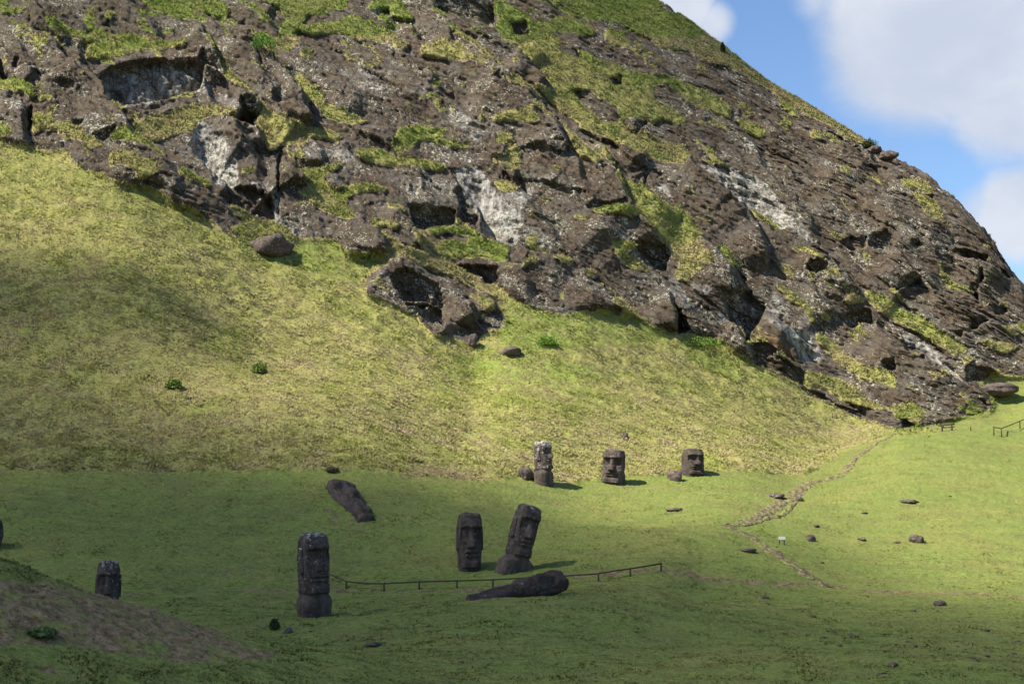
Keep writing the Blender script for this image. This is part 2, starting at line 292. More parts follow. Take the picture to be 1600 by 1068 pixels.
HOLLOW = tile(0, 0, K, [
 ([(445,375),(520,320),(700,295),(900,310),(940,330),(920,430),(740,480),(570,500),(500,460)],6.5),([(1115,490),(1180,485),(1200,540),(1180,580),(1115,585)],2.8),
 ([(1040,865),(1150,880),(1270,930),(1275,1030),(1150,990),(1020,930)],5.),([(440,645),(530,620),(540,650),(470,685)],2.2),([(1284,720),(1300,720),(1296,900),(1284,900)],1.),
 ([(330,578),(385,578),(370,605),(335,600)],1.6),([(935,280),(1000,300),(1030,370),(960,350),(905,320)],2.5),([(130,520),(150,500),(160,600),(135,620)],1.8),([(0,300),(30,330),(40,390),(0,390)],2.),
 ([(1090,110),(1130,120),(1155,165),(1110,150)],1.5),([(1365,740),(1500,770),(1490,790),(1400,785)],1.8),
]) + tile(530, 0, K, [
 ([(320,955),(540,985),(535,1040),(400,1067),(350,1050)],4.),([(545,880),(640,930),(650,1050),(560,1040)],3.),([(1150,962),(1330,958),(1340,988),(1150,983)],2.2),
 ([(410,-60),(720,-60),(720,140),(640,120),(560,90),(450,50)],3.),([(370,350),(400,340),(395,370)],1.5),([(710,390),(750,380),(750,420)],1.6),([(480,460),(530,450),(530,480)],1.2),
 ([(780,120),(860,110),(880,175),(800,160)],2.),([(1370,570),(1430,570),(1370,640)],2.),([(1210,790),(1250,800),(1240,830)],2.),([(1350,840),(1420,800),(1420,880),(1380,870)],2.2),
 ([(550,130),(650,180),(640,210)],1.8),([(1090,250),(1120,270),(1100,290)],1.5),([(180,55),(230,55),(230,80),(185,80)],1.3),([(240,90),(330,110),(320,130),(250,110)],1.2),([(640,160),(800,220),(810,250),(700,210)],1.6),
]) + tile(1060, 0, K, [([(235,910),(290,920),(285,955),(250,940)],1.8),([(1060,875),(1110,880),(1105,900),(1065,890)],1.3),([(1120,910),(1190,920),(1180,945)],1.3),([(785,660),(850,680),(830,690)],1.3)
]) + tile(1060, 340, K, [
 ([(215,365),(330,350),(340,380),(400,420),(405,460),(340,530),(330,580),(290,520),(240,470)],4.2),([(335,585),(400,590),(460,650),(590,720),(590,770),(520,770),(430,710),(350,660)],3.),
 ([(0,435),(50,480),(45,530),(0,540)],3.),([(745,130),(800,95),(870,105),(870,145),(800,155)],2.6),([(880,130),(910,85),(960,80),(995,110),(990,165),(930,160)],2.8),
 ([(1090,150),(1120,110),(1110,160)],1.2),([(1270,160),(1330,155),(1420,190),(1430,225),(1350,215)],3.2),([(1195,175),(1290,190),(1290,230),(1210,210)],1.6),
 ([(590,235),(610,205),(690,225),(690,260),(620,265)],2.7),([(1010,350),(1050,300),(1120,280),(1125,320),(1060,330)],2.6),([(720,465),(780,440),(890,435),(905,490),(830,485),(810,515)],3.6),
 ([(1355,310),(1390,320),(1390,400),(1360,380)],1.7),([(1390,240),(1410,260),(1410,310),(1395,310)],1.6),([(1460,410),(1520,420),(1520,455),(1470,450)],2.2),([(1350,480),(1450,470),(1450,490),(1350,530)],2.),
 ([(1260,530),(1330,530),(1310,560)],1.6),([(1340,700),(1380,660),(1470,730),(1400,750),(1340,765)],3.),([(940,670),(1000,650),(1010,710),(960,710)],2.2),([(570,790),(680,820),(690,850),(640,840)],2.2),
 ([(690,850),(780,880),(870,900),(875,940),(800,920),(720,880)],2.6),([(1030,930),(1060,930),(1100,975),(1040,978)],2.6),([(1480,250),(1540,250),(1570,280),(1500,290)],2.),([(1110,640),(1150,640),(1150,665)],1.2),
 ([(630,175),(680,180),(675,200)],1.3),
]) + tile(400, 300, K, [
 ([(620,400),(700,370),(850,440),(880,500),(870,540),(760,510),(690,510),(640,450)],4.5),([(700,520),(870,550),(870,650),(830,640),(780,600),(720,560)],3.),
 ([(930,340),(1110,355),(1115,430),(1070,430),(1020,390),(950,370)],4.),([(990,670),(1030,680),(1020,720),(990,700)],1.6),([(1400,285),(1460,300),(1440,320)],1.6),([(230,420),(290,430),(280,460)],.5),
]) + tile(800, 300, 3.56, [
 ([(870,580),(900,640),(980,710),(990,770),(925,785),(925,700)],3.5),([(530,660),(580,650),(630,690),(560,690)],2.6),([(660,285),(850,310),(865,380),(850,440),(790,430),(730,350)],3.2)])
# (polyline, height of the step in metres, reach)
CRACK = tile(0, 0, K, [
 ([(0,330),(140,350),(250,365),(300,350),(310,310)],.7),([(1250,500),(1350,500),(1440,540),(1465,600)],1.),([(905,120),(950,190),(1000,290),(1040,380)],2.2),
 ([(440,400),(540,520),(640,650),(750,750),(860,810),(960,900),(1140,1000)],1.8),([(140,180),(250,220),(300,300),(440,430)],1.),([(1060,100),(1150,170),(1300,330),(1400,450),(1465,600)],1.7),
 ([(1100,430),(1190,490),(1195,570)],1.8),([(1000,560),(1190,600),(1230,700)],1.2),([(0,120),(130,170),(150,90),(140,0)],1.),([(1300,730),(1420,830),(1420,870)],1.6),([(510,690),(640,740),(760,830)],1.),
 ([(700,880),(900,960),(960,1010)],1.),([(150,0),(190,90),(330,170)],.8),
]) + tile(530, 0, K, [
 ([(420,40),(500,120),(600,220),(700,300),(790,370),(900,460),(960,520),(1050,620),(1150,700),(1220,790)],2.2),([(1200,650),(1260,760),(1340,950),(1400,1020)],2.2),
 ([(810,240),(900,330),(1010,430)],1.5),([(990,560),(1060,680),(1040,740)],1.2),([(1410,790),(1420,870),(1500,960),(1590,1000)],1.2),([(1260,640),(1400,690),(1440,770)],1.2),([(880,200),(960,290)],1.),
 ([(1120,60),(1300,190),(1450,300),(1600,390)],.9),([(620,360),(760,420),(900,520),(1000,640)],.9),([(300,90),(380,200),(560,320)],.7),
]) + tile(1060, 0, K, [([(30,700),(80,790),(150,830),(210,890),(250,920),(330,970)],1.8),([(700,640),(850,690),(930,760)],.8),([(900,900),(1100,980),(1300,1090)],.7),([(0,250),(200,380),(420,520),(640,720)],.8),([(420,700),(620,900),(800,1010)],.7)
]) + tile(1060, 340, K, [
 ([(60,60),(180,180),(285,290),(340,360)],1.3),([(360,30),(410,120),(420,240)],.8),([(580,120),(680,190),(760,260),(870,380)],1.6),([(1000,140),(1080,250),(1125,290)],1.4),([(1125,300),(1250,400),(1450,480),(1600,540)],1.2),
 ([(1280,180),(1380,200),(1430,230),(1540,300)],1.3),([(900,480),(980,560),(1050,600),(1120,650),(1250,740),(1340,790)],1.5),([(400,430),(520,520),(660,640)],.8),([(1040,40),(1180,140),(1300,260)],.8),
 ([(230,480),(280,510),(350,660)],1.8),([(1330,640),(1480,720),(1520,790)],1.),([(1180,930),(1360,930),(1440,910),(1440,870),(1330,770)],.8),([(600,300),(700,400),(740,460)],.7),
]) + tile(400, 300, K, [([(380,240),(560,330),(620,380)],.8),([(1200,250),(1280,290),(1370,310),(1480,340)],.7),([(900,470),(1000,520),(1040,630)],1.2),([(1080,450),(1130,550)],1.),([(600,60),(720,150),(830,300)],1.2),([(440,100),(560,190),(640,280)],.9)
]) + tile(800, 300, 3.56, [([(620,30),(680,110),(780,210),(830,290)],1.8),([(870,570),(925,700),(925,790)],1.5),([(1270,40),(1320,110),(1400,280),(1430,460)],.9),([(1030,290),(1160,380),(1260,470),(1300,560)],1.1),([(390,430),(520,560),(680,690),(810,780)],1.1)])

# soil / worn ground: (polygon, strength)
SOIL = [
 ([(-160,900),(0,908),(60,905),(130,922),(200,936),(260,950),(330,985),(400,1008),(450,1024),(400,1026),(300,1022),(180,1010),(80,1000),(-160,1010)],.72),
 ([(180,1000),(300,1005),(440,1025),(340,1035),(220,1032)],.45),([(60,1035),(140,1040),(130,1048),(70,1045)],.8),([(0,960),(120,975),(200,1000),(60,990)],.5),
 ([(630,730),(690,732),(765,742),(760,752),(700,745),(640,742)],.75),([(300,880),(420,872),(440,892),(320,915)],.3),([(500,790),(560,808),(575,830),(520,815)],.45),
 ([(1300,655),(1345,660),(1365,690),(1330,705),(1310,700),(1290,690)],.45),([(1180,760),(1225,775),(1230,790),(1195,800),(1150,815),(1170,795)],.35),
 ([(1030,890),(1080,890),(1100,903),(1050,902)],.7),([(1040,788),(1075,790),(1070,797),(1045,795)],.7),([(515,915),(545,912),(545,923),(515,922)],.6),([(710,910),(790,905),(820,912),(760,920),(712,918)],.6),
 ([(860,780),(890,785),(880,800),(850,795)],.4),([(1390,778),(1440,780),(1425,784),(1400,784)],.8),([(760,545),(810,545),(820,555),(780,553)],.8),
 ([(1440,668),(1560,650),(1580,664),(1520,676),(1450,678)],.35),([(870,960),(1080,975),(1180,1000),(1130,1020),(960,1010)],.22),([(820,715),(880,735),(900,752),(860,748),(800,735)],.4),
 ([(930,660),(1000,640),(1040,660),(980,668)],.3),([(200,505),(330,560),(480,640),(420,660),(250,600),(100,540)],.32),([(0,590),(200,620),(330,690),(150,700),(0,690)],.35),
 ([(340,400),(430,430),(520,500),(470,500),(380,440)],.3),([(780,560),(900,600),(860,630),(760,590)],.35),([(1150,620),(1260,670),(1230,690),(1120,650)],.3),
]
TRAILS = [([(130,919),(300,919),(520,918),(640,917),(760,914)],1.6,.8),([(900,900),(985,893),(1040,890),(1100,904),(1180,911),(1240,914),(1300,914),(1380,921),(1440,926),(1520,933),(1640,942)],2.4,.95),
 ([(0,742),(200,737),(440,735),(560,733),(640,742),(780,750)],2.0,.4)]
TALL = [(-160,60),(1760,60),(1760,560),(1560,600),(1420,672),(1400,672),(1335,700),(1290,722),(1240,745),(1175,732),(1110,738),(1000,745),(900,756),(865,752),(820,748),(780,752),(700,748),(640,744),(560,734),(440,735),(200,737),(0,735),(-160,740)]
GREENS = [([(640,570),(800,580),(980,620),(900,650),(700,620)],.75),([(700,640),(830,660),(960,700),(800,700)],.6),([(800,450),(1000,500),(1060,530),(900,545),(800,560),(770,520)],.85),
 ([(1060,530),(1180,570),(1250,610),(1170,610),(1080,570)],.75),([(0,228),(120,262),(260,312),(380,395),(300,380),(150,330),(0,270)],.62),([(400,395),(520,376),(600,410),(560,440),(480,430)],.75),
 ([(700,560),(760,545),(860,560),(1000,590),(900,600),(760,590)],.85),([(180,560),(260,570),(240,590),(180,585)],.75),([(1180,640),(1260,680),(1300,710),(1200,720),(1120,700)],.6),
 ([(1410,675),(1600,676),(1600,700),(1380,700)],.9)]

gm, gg, bare, pale, ochre, cave, soil, tall, gbase = (raster() for _ in range(9))
for poly, g in GRASS: fill(gm, poly, 1); fill(gg, poly, g * .88)
for (poly,) in BARE: fill(gm, poly, 0)
fill(gbase, FOOT, 1)
inside = gbase > .5
gg[inside] = 0.52; gm[inside] = 1
for poly, g in GREENS:
    t = raster(); fill(t, poly, 1); t *= inside; gg += t * (g - gg)
for poly, g in PALE: fill(pale, poly, g, 'max')
for poly, g in OCHRE: fill(ochre, poly, g, 'max')
for poly, g in SOIL: fill(soil, poly, g, 'max')
for poly, wd, g in TRAILS:
    sl, d, _e = segdist(poly, 12); soil[sl] = np.maximum(soil[sl], g * np.exp(-(d / wd) ** 2))
fill(tall, TALL, 1)
def niche(poly, dtop, rate):
    """a quarried niche: level floor, upright back wall, roof that juts out by dtop metres"""
    t = raster(); fill(t, poly, 1); m = t > .5
    cols = np.where(m.any(0))[0]
    if not len(cols): return t
    top = np.argmax(m, 0)[cols].astype(float); kern = np.ones(5) / 5
    top = np.convolve(np.pad(top, 2, mode='edge'), kern, 'valid'); r_ = np.arange(RH)[:, None]
    t[:, cols] = m[:, cols] * (dtop + rate * np.maximum(r_ - top[None], 0)); return t
for poly, dep in HOLLOW: cave = np.maximum(cave, np.minimum(niche(poly, .38 * dep, .085), 1.1 * dep + .8))
scarp = raster()
for poly, g in PALE:
    if g >= .8: scarp = np.maximum(scarp, niche(poly, .15, .045))
gm[cave > .5] = np.minimum(gm[cave > .5], 0)
step = raster()
for poly, hgt in CRACK:
    sl, d, end = segdist(poly, 150)
    up = 1 / (1 + np.exp(-np.clip(d, -30, 30) / 1.1))
    s = 2.1 * hgt * up * np.exp(-np.maximum(d, 0) / 50.0) * end - 0.5 * hgt * np.exp(-((d + 2.5) / 2.5) ** 2) * end
    step[sl] += np.clip(s * 1.1, -2.5, 4)
step = np.where(step > 3, 3 + (step - 3) * .4, step)
rockm = 1 - gm
pillow = 0.70 * blur(gm, 1.8) + 0.5 * blur(rockm, 9) + 0.9 * blur(rockm, 22)
cliffzone = blur(1 - gbase, 5)
cave = np.maximum(cave, scarp); cave_s = blur(cave, 0.8); step = blur(step, 0.8)
gm_s = blur(gm, 1.1); gm_w = blur(gm, 3.5); gg_s = blur(gg, 2.5); pale_s = blur(pale, 2.0); ochre_s = .6 * blur(ochre, 5); soil_s = blur(soil, 2.8)
for poly, wd, g in TRAILS:
    sl, d, _e = segdist(poly, 12); soil_s[sl] = np.maximum(soil_s[sl], g * np.exp(-(d / wd) ** 2)); tall_s = blur(tall, 5)

# ------------------------------------------------------------------ the lie of the land, as lines of known distance
LINES = [  # (points (px, py) along the line, distances)
 ([(-3000,3600),(800,3600),(4600,3600)],[(-3000,4),(800,4),(4600,4)]),
 ([(-3000,1500),(800,1500),(4600,1500)],[(-3000,20),(800,20),(4600,20)]),
 ([(-3000,1085),(800,1085),(4600,1085)],[(-3000,53),(800,53),(4600,53)]),
 ([(-3000,960),(0,968),(493,967),(700,950),(900,945),(1200,960),(1600,965),(4600,960)],[(-3000,74),(493,75),(900,74),(1600,78),(4600,78)]),
 ([(-3000,915),(0,918),(520,919),(760,914),(900,900),(1040,889),(1100,903),(1300,914),(1600,938),(4600,990)],[(-3000,84),(520,84),(900,83),(1300,86),(1600,82),(4600,80)]),
 ([(-3000,860),(0,872),(400,880),(733,880),(810,884),(900,870),(1000,850),(1130,822),(1300,830),(1600,850),(4600,930)],[(-3000,88),(733,88),(900,90),(1130,100),(1300,104),(1600,100),(4600,96)]),
 ([(-3000,700),(0,735),(560,734),(700,748),(830,752),(900,756),(1000,745),(1110,738),(1175,732),(1240,742),(1300,722),(1400,672),(1500,672),(1600,682),(4600,800)],
  [(-3000,104),(0,105),(600,107),(850,114),(960,119),(1100,124),(1250,132),(1400,150),(1600,146),(4600,150)]),
 ([(-3000,-400),(-300,130),(0,228),(200,290),(400,388),(600,460),(740,528),(800,505),(900,492),(1060,522),(1200,582),(1300,634),(1440,667),(1550,636),(1650,600),(2000,560),(4600,640)],
  [(-3000,175),(0,165),(200,162),(400,160),(740,158),(900,165),(1060,170),(1300,170),(1440,168),(1600,178),(4600,185)]),
 ([(-3000,-1500),(-300,-260),(0,-150),(400,-40),(800,100),(1000,180),(1200,300),(1400,420),(1500,480),(1600,530),(1750,590),(2000,600),(4600,680)],
  [(-3000,240),(0,212),(400,207),(800,204),(1000,203),(1200,198),(1400,192),(1600,188),(4600,215)]),
 ([(-3000,-2200),(-300,-560),(0,-430),(500,-250),(800,-120),(1000,-4),(1040,12),(1075,35),(1130,75),(1200,130),(1260,165),(1300,190),(1370,235),(1410,255),(1450,280),(1500,320),(1545,372),(1580,425),(1600,444),(1650,510),(1720,585),(2000,640),(4600,720)],
  [(-3000,300),(0,272),(500,262),(1000,240),(1200,228),(1300,220),(1450,210),(1600,201),(1750,200),(4600,240)]),
]
cx = np.concatenate([np.linspace(-3000, -160, 90)[:-1], np.arange(-160, 1760, 1.7), np.linspace(1760, 4600, 90)])
acol = np.array([ray(x, 500)[0] for x in cx])
def line_e(pts):
    P = [ray(x, y) for x, y in pts]; return np.interp(acol, [p[0] for p in P], [p[1] for p in P])
def smooth1(v, k):
    m = (cx > -170) & (cx < 1770)
    kern = np.exp(-np.linspace(-2, 2, 2 * k + 1) ** 2); kern /= kern.sum()
    o = np.convolve(np.pad(v, k, mode='edge'), kern, 'valid'); return np.where(m, o, v)
LD, LZ = [], []
for n, (pts, ds) in enumerate(LINES):
    e = line_e(pts); D = np.interp(acol, [ray(x, 500)[0] for x, _ in ds], [d for _, d in ds])
    k = 3 if n == 9 else 22
    e = smooth1(e, k); D = smooth1(D, 40)
    LD.append(D); LZ.append(e * D)
D, Z = LD[-1], LZ[-1]
LD += [D + 10, D + 45, D + 220, D + 1500]; LZ += [Z - 1.5, Z - 22, np.full_like(Z, -8) + 0 * Z, np.full_like(Z, -9)]
LD, LZ = np.array(LD), np.array(LZ)
ROWS = [10, 200, 110, 100, 60, 85, 240, 260, 330, 14, 14, 14, 10]
def hermite(V, rows):
    out = []
    sec = np.diff(V, axis=0); hD = np.diff(LD, axis=0); sl = sec / hD
    m = np.zeros_like(V); m[0] = sl[0]; m[-1] = sl[-1]
    a, b = sl[:-1], sl[1:]; wa = hD[1:]; wb = hD[:-1]
    m[1:-1] = (a * wa + b * wb) / (wa + wb)
    m[9] = 0.5 * (np.minimum(sl[8], 0.9) + sl[9]) if V is LZ else m[9]
    for k, r in enumerate(rows):
        t = np.linspace(0, 1, r, endpoint=False)[:, None]
        h = hD[k][None]; t2, t3 = t * t, t ** 3
        out.append((2*t3-3*t2+1) * V[k] + (t3-2*t2+t) * h * m[k] + (-2*t3+3*t2) * V[k+1] + (t3-t2) * h * m[k+1])
    out.append(V[-1][None]); return np.concatenate(out)
Zg = hermite(LZ, ROWS)
Dg = np.concatenate([LD[k] + (LD[k+1] - LD[k]) * np.linspace(0, 1, r, endpoint=False)[:, None] for k, r in enumerate(ROWS)] + [LD[-1][None]])
NR, NC = Zg.shape
A = np.broadcast_to(acol, Zg.shape)
Xg = A * Dg
rowidx = np.cumsum([0] + ROWS)
FOOTROW = rowidx[7]; RIDGE = rowidx[9]
# near mound on the left, low knolls
def bump(x, y, sx, sy, h, rot=0.0):
    dx, dy = Xg - x, Dg - y; c, s = math.cos(rot), math.sin(rot)
    return h * np.exp(-(((dx * c + dy * s) / sx) ** 2 + ((-dx * s + dy * c) / sy) ** 2))
Zg = Zg + bump(-26, 49, 15.0, 12, 6.6, 0)
Zg = Zg + bump(1.5, 71, 9, 4.5, 0.75, R(6)) + bump(10, 60, 14, 6, 0.5) + bump(-9.3, 70, 6, 3.0, 0.12)
Zg = Zg + bump(4.5, 96, 9, 5, 0.8) + bump(-20, 120, 10, 10, 1.6, R(20)) + bump(0, 135, 10, 9, 1.4, R(-20)) + bump(-38, 140, 9, 16, 1.8)
U, V = project(Xg, Dg, Zg)
P0 = np.stack([Xg, Dg, Zg], -1).astype(np.float32)
print('grid', P0.shape)
fine = (U > X0 + 2) & (U < X1 - 2) & (V > Y0 + 2) & (V < Y1 - 2)
wn = fbm(P0, 5.0, 4, .6); wn3 = fbm(P0, 1.2, 3, .6, off=44); wn2 = fbm(P0, 5.0, 4, .6, off=40)
Uw, Vw = U + 3.5 * wn + 1.5 * wn3, V + 2.6 * wn2 - 1.5 * wn3
row = np.arange(NR)[:, None] * np.ones((1, NC))
above = (row > FOOTROW)
def look(r, default, warp=1.0):
    return np.where(fine, samp(r, U + (Uw - U) * warp, V + (Vw - V) * warp), default)
sideg = np.clip(0.5 + 1.4 * fbm(P0, 14, 3), 0, 1)
rock = np.where(fine, 1 - samp(gm_s, Uw, Vw), np.where(above, (sideg > .42) * 1.0, 0.0))
cz = np.where(fine, samp(cliffzone, U, V), above * 1.0)
dap = look(pillow, 1.8) + look(step, 0) * 1.0 - look(cave_s, 0, 1.2)
# broad slabs dipping down to the right, rough rock
diag = (Xg * 0.80 + Zg * 0.45 + Dg * .15)
ph = diag / 9.0 + 0.55 * fbm(P0, 22, 3, off=9)
saw = ph - np.floor(ph)
slab = (np.minimum(saw * 1.15, (1 - saw) * 9.0)).clip(0, 1)
Pd = np.stack([(Xg * .8 + Zg * .45) / 1.0, Dg / 1.0, (Zg * .8 - Xg * .45) / 3.0], -1)
rid = fbm(Pd, 6.0, 4, .5, ridged=True, off=3)
roughm = rock
def fracture(p, q, off, jit=.9):
    """broken blocks: every cell of a jittered grid is a tilted facet"""
    i0, j0 = np.floor(p).astype(int), np.floor(q).astype(int); best = np.full(p.shape, 1e9, np.float32); val = np.zeros(p.shape, np.float32); sec = best.copy()
    for di in (-1, 0, 1):
        for dj in (-1, 0, 1):
            i, j = i0 + di, j0 + dj; h = PERM[(PERM[(i + off) & 255] + j) & 255]; g = GR[h]; g2 = GR[(h + 91) & 255]
            cx2 = i + .5 + .5 * jit * g[..., 0]; cy2 = j + .5 + .5 * jit * g[..., 1]; dx, dy = p - cx2, q - cy2; d = dx * dx + dy * dy
            m = d < best; sec = np.where(m, best, np.minimum(sec, d)); val = np.where(m, g[..., 2] * .8 + 1.1 * (dx * g2[..., 0] + dy * g2[..., 1]), val); best = np.where(m, d, best)
    e_ = np.sqrt(sec) - np.sqrt(best)
    return val - .35 * np.exp(-(e_ / .07) ** 2)
wv = fbm(P0, 6, 3, .5, off=211)
pa = Xg * .70 - Zg * .75 + 1.2 * wv; pb = Xg * .72 + Zg * .70 + 1.0 * wn + Dg * .2      # along and across the slabs
blk = .75 * fracture(pa / 24.0, pb / 5.5, 11) + 0.16 * fracture(pa / 7.5, pb / 2.3, 57) + .06 * fracture(pa / 1.5, pb / 1.0, 143)
calm = np.clip(.5 + 1.3 * fbm(P0, 16, 2, off=221), .25, 1)
groove = fbm(np.stack([pa / 13, pb / 1.7, Dg / 9], -1), 1.0, 4, .55, ridged=True, off=261)
rn = .40 * (groove - .7) + 1.3 * (slab - .5) + calm * blk + 0.10 * (rid - .6) + 0.06 * fbm(P0, 1.7, 3, .55, off=21) + 0.12 * fbm(P0, 0.6, 2, .6, off=31)
strata = fbm(np.stack([Xg * .15, Dg * .15, Zg * 1.0 + Xg * .25], -1), 1.1, 2, .5, ridged=True, off=71)
rn = rn + 0.16 * strata
gn = 0.22 * fbm(P0, 2.2, 3, .55, off=51)
big = 1.0 * fbm(P0, 26, 2, off=61)
hz = cz * (dap + roughm * rn + (1 - roughm) * gn + big)
hz *= np.clip((RIDGE + 20 - row) / 20, 0, 1)
hz = np.where(fine, hz, np.clip(hz, -3, 3))
Dn = Dg - hz
# open ground: hummocks in the tall grass, a soft lawn with narrow sheep paths
tl = np.where(fine, samp(tall_s, Uw, Vw), (row > rowidx[6]) * 1.0)
hum = 0.28 * fbm(P0, 3.2, 3, .55, off=81) + 0.10 * fbm(P0, 0.9, 2, .6, off=91)
lawn = 0.07 * fbm(P0, 3.0, 2, .5, off=101) + .045 * fbm(np.stack([Xg * .7, Dg * 1.5, Zg], -1), .45, 2, .6, off=271) + 0.35 * fbm(P0, 14, 2, .5, off=111) + 0.10 * fbm(np.stack([Xg * .16, Dg * .9, Zg * 1.5], -1), 0.9, 3, .55, off=121)
sl_ = np.where(fine, samp(soil_s, Uw, Vw), 0)
tl = np.clip((tl - .5 + .3 * fbm(P0, 3.5, 4, .6, off=251)) * 4 + .5, 0, 1)
nearfade = np.clip((Dg - 8) / 20, 0, 1)
Zn = Zg + (1 - cz) * nearfade * (tl * hum + (1 - tl) * lawn - 0.10 * sl_ + 0.12 * tl + sl_ * (.10 * fbm(P0, .8, 4, .65, off=241)))
Zn = Zn + np.where(row > RIDGE - 40, 0.8 * rock * fbm(P0, 2.5, 3, off=131) * np.clip((row - RIDGE + 40) / 40, 0, 1) * (Dg < LD[9] + 30), 0)
Xn = A * Dn
PN = np.stack([Xn, Dn, Zn], -1)

# attributes
edge = np.where(fine, samp(gm_s, Uw, Vw), 1 - rock)
# moss and small tufts catching on flatter parts of the rock
tuft = fbm(np.stack([pa / 7, pb / 3.2, 0 * pa], -1), 1, 5, .62, off=141) + .22 * np.clip((260 - V) / 260, -.5, 1) * np.clip((1150 - U) / 300, -.2, 1)
edgew = np.where(fine, samp(gm_w, Uw, Vw), edge)
rag = .13 * fbm(P0, 1.6, 4, .65, off=231)
edge = np.where(cz > .02, np.clip((edgew + rag - .42) * 3 + .5, 0, 1), edge)
gmask = np.clip(edge + np.clip((tuft - .38) * 1.6, 0, .8) * cz * rock * np.clip(1 - 3 * look(pale_s, 0) - look(cave_s, 0), 0, 1), 0, 1)
green = np.where(fine, samp(gg_s, Uw, Vw), .45)
green = np.where((edge < .3) & (gmask > .3), .38, green)
green = np.where(tl < .5, np.maximum(green, 0.78) , green)
pl = look(pale_s, 0) + 0.22 * np.clip(look(cave_s, 0, .6) / 3, 0, 1)
oc = look(ochre_s, 0)
def make_mesh(name, r0, r1, mat):
    sub = PN[r0:r1].reshape(-1, 3); nr = r1 - r0
    idx = np.arange(nr * NC).reshape(nr, NC)
    f = np.stack([idx[:-1, :-1], idx[:-1, 1:], idx[1:, 1:], idx[1:, :-1]], -1).reshape(-1, 4)
    me = bpy.data.meshes.new(name); me.vertices.add(len(sub)); me.vertices.foreach_set('co', sub.astype(np.float32).ravel())
    me.loops.add(f.size); me.loops.foreach_set('vertex_index', f.astype(np.int32).ravel())
    me.polygons.add(len(f)); me.polygons.foreach_set('loop_start', (np.arange(len(f)) * 4).astype(np.int32)); me.polygons.foreach_set('loop_total', np.full(len(f), 4, np.int32))
    me.update(); me.shade_smooth()
    for nm, chans in (('cover', (gmask, green, pl)), ('wear', (sl_, tl, oc))):
        at = me.attributes.new(nm, 'FLOAT_COLOR', 'POINT')
        c = np.stack([x[r0:r1].ravel() for x in chans] + [np.ones(nr * NC)], -1).astype(np.float32); at.data.foreach_set('color', c.ravel())
    me.materials.append(mat)
    o = bpy.data.objects.new(name, me); C.objects.link(o); o['kind'] = 'structure'; return o

# ------------------------------------------------------------------ materials
def new_mat(name):
    m = bpy.data.materials.new(name); m.use_nodes = True; t = NT(m.node_tree); t.n.clear()
    b = t.node('ShaderNodeBsdfPrincipled'); out = t.node('ShaderNodeOutputMaterial'); t.l.new(b.outputs[0], out.inputs[0])
    b.inputs['Roughness'].default_value = 0.95; b.inputs['Specular IOR Level'].default_value = 0.15
    t.tc = t.node('ShaderNodeTexCoord').outputs['Object']; return m, t, b
def bumpn(t, b, h, strength, dist):
    n = t.node('ShaderNodeBump'); n.inputs['Strength'].default_value = strength; n.inputs['Distance'].default_value = dist
    t.put(n.inputs['Height'], h); t.l.new(n.outputs[0], b.inputs['Normal'])

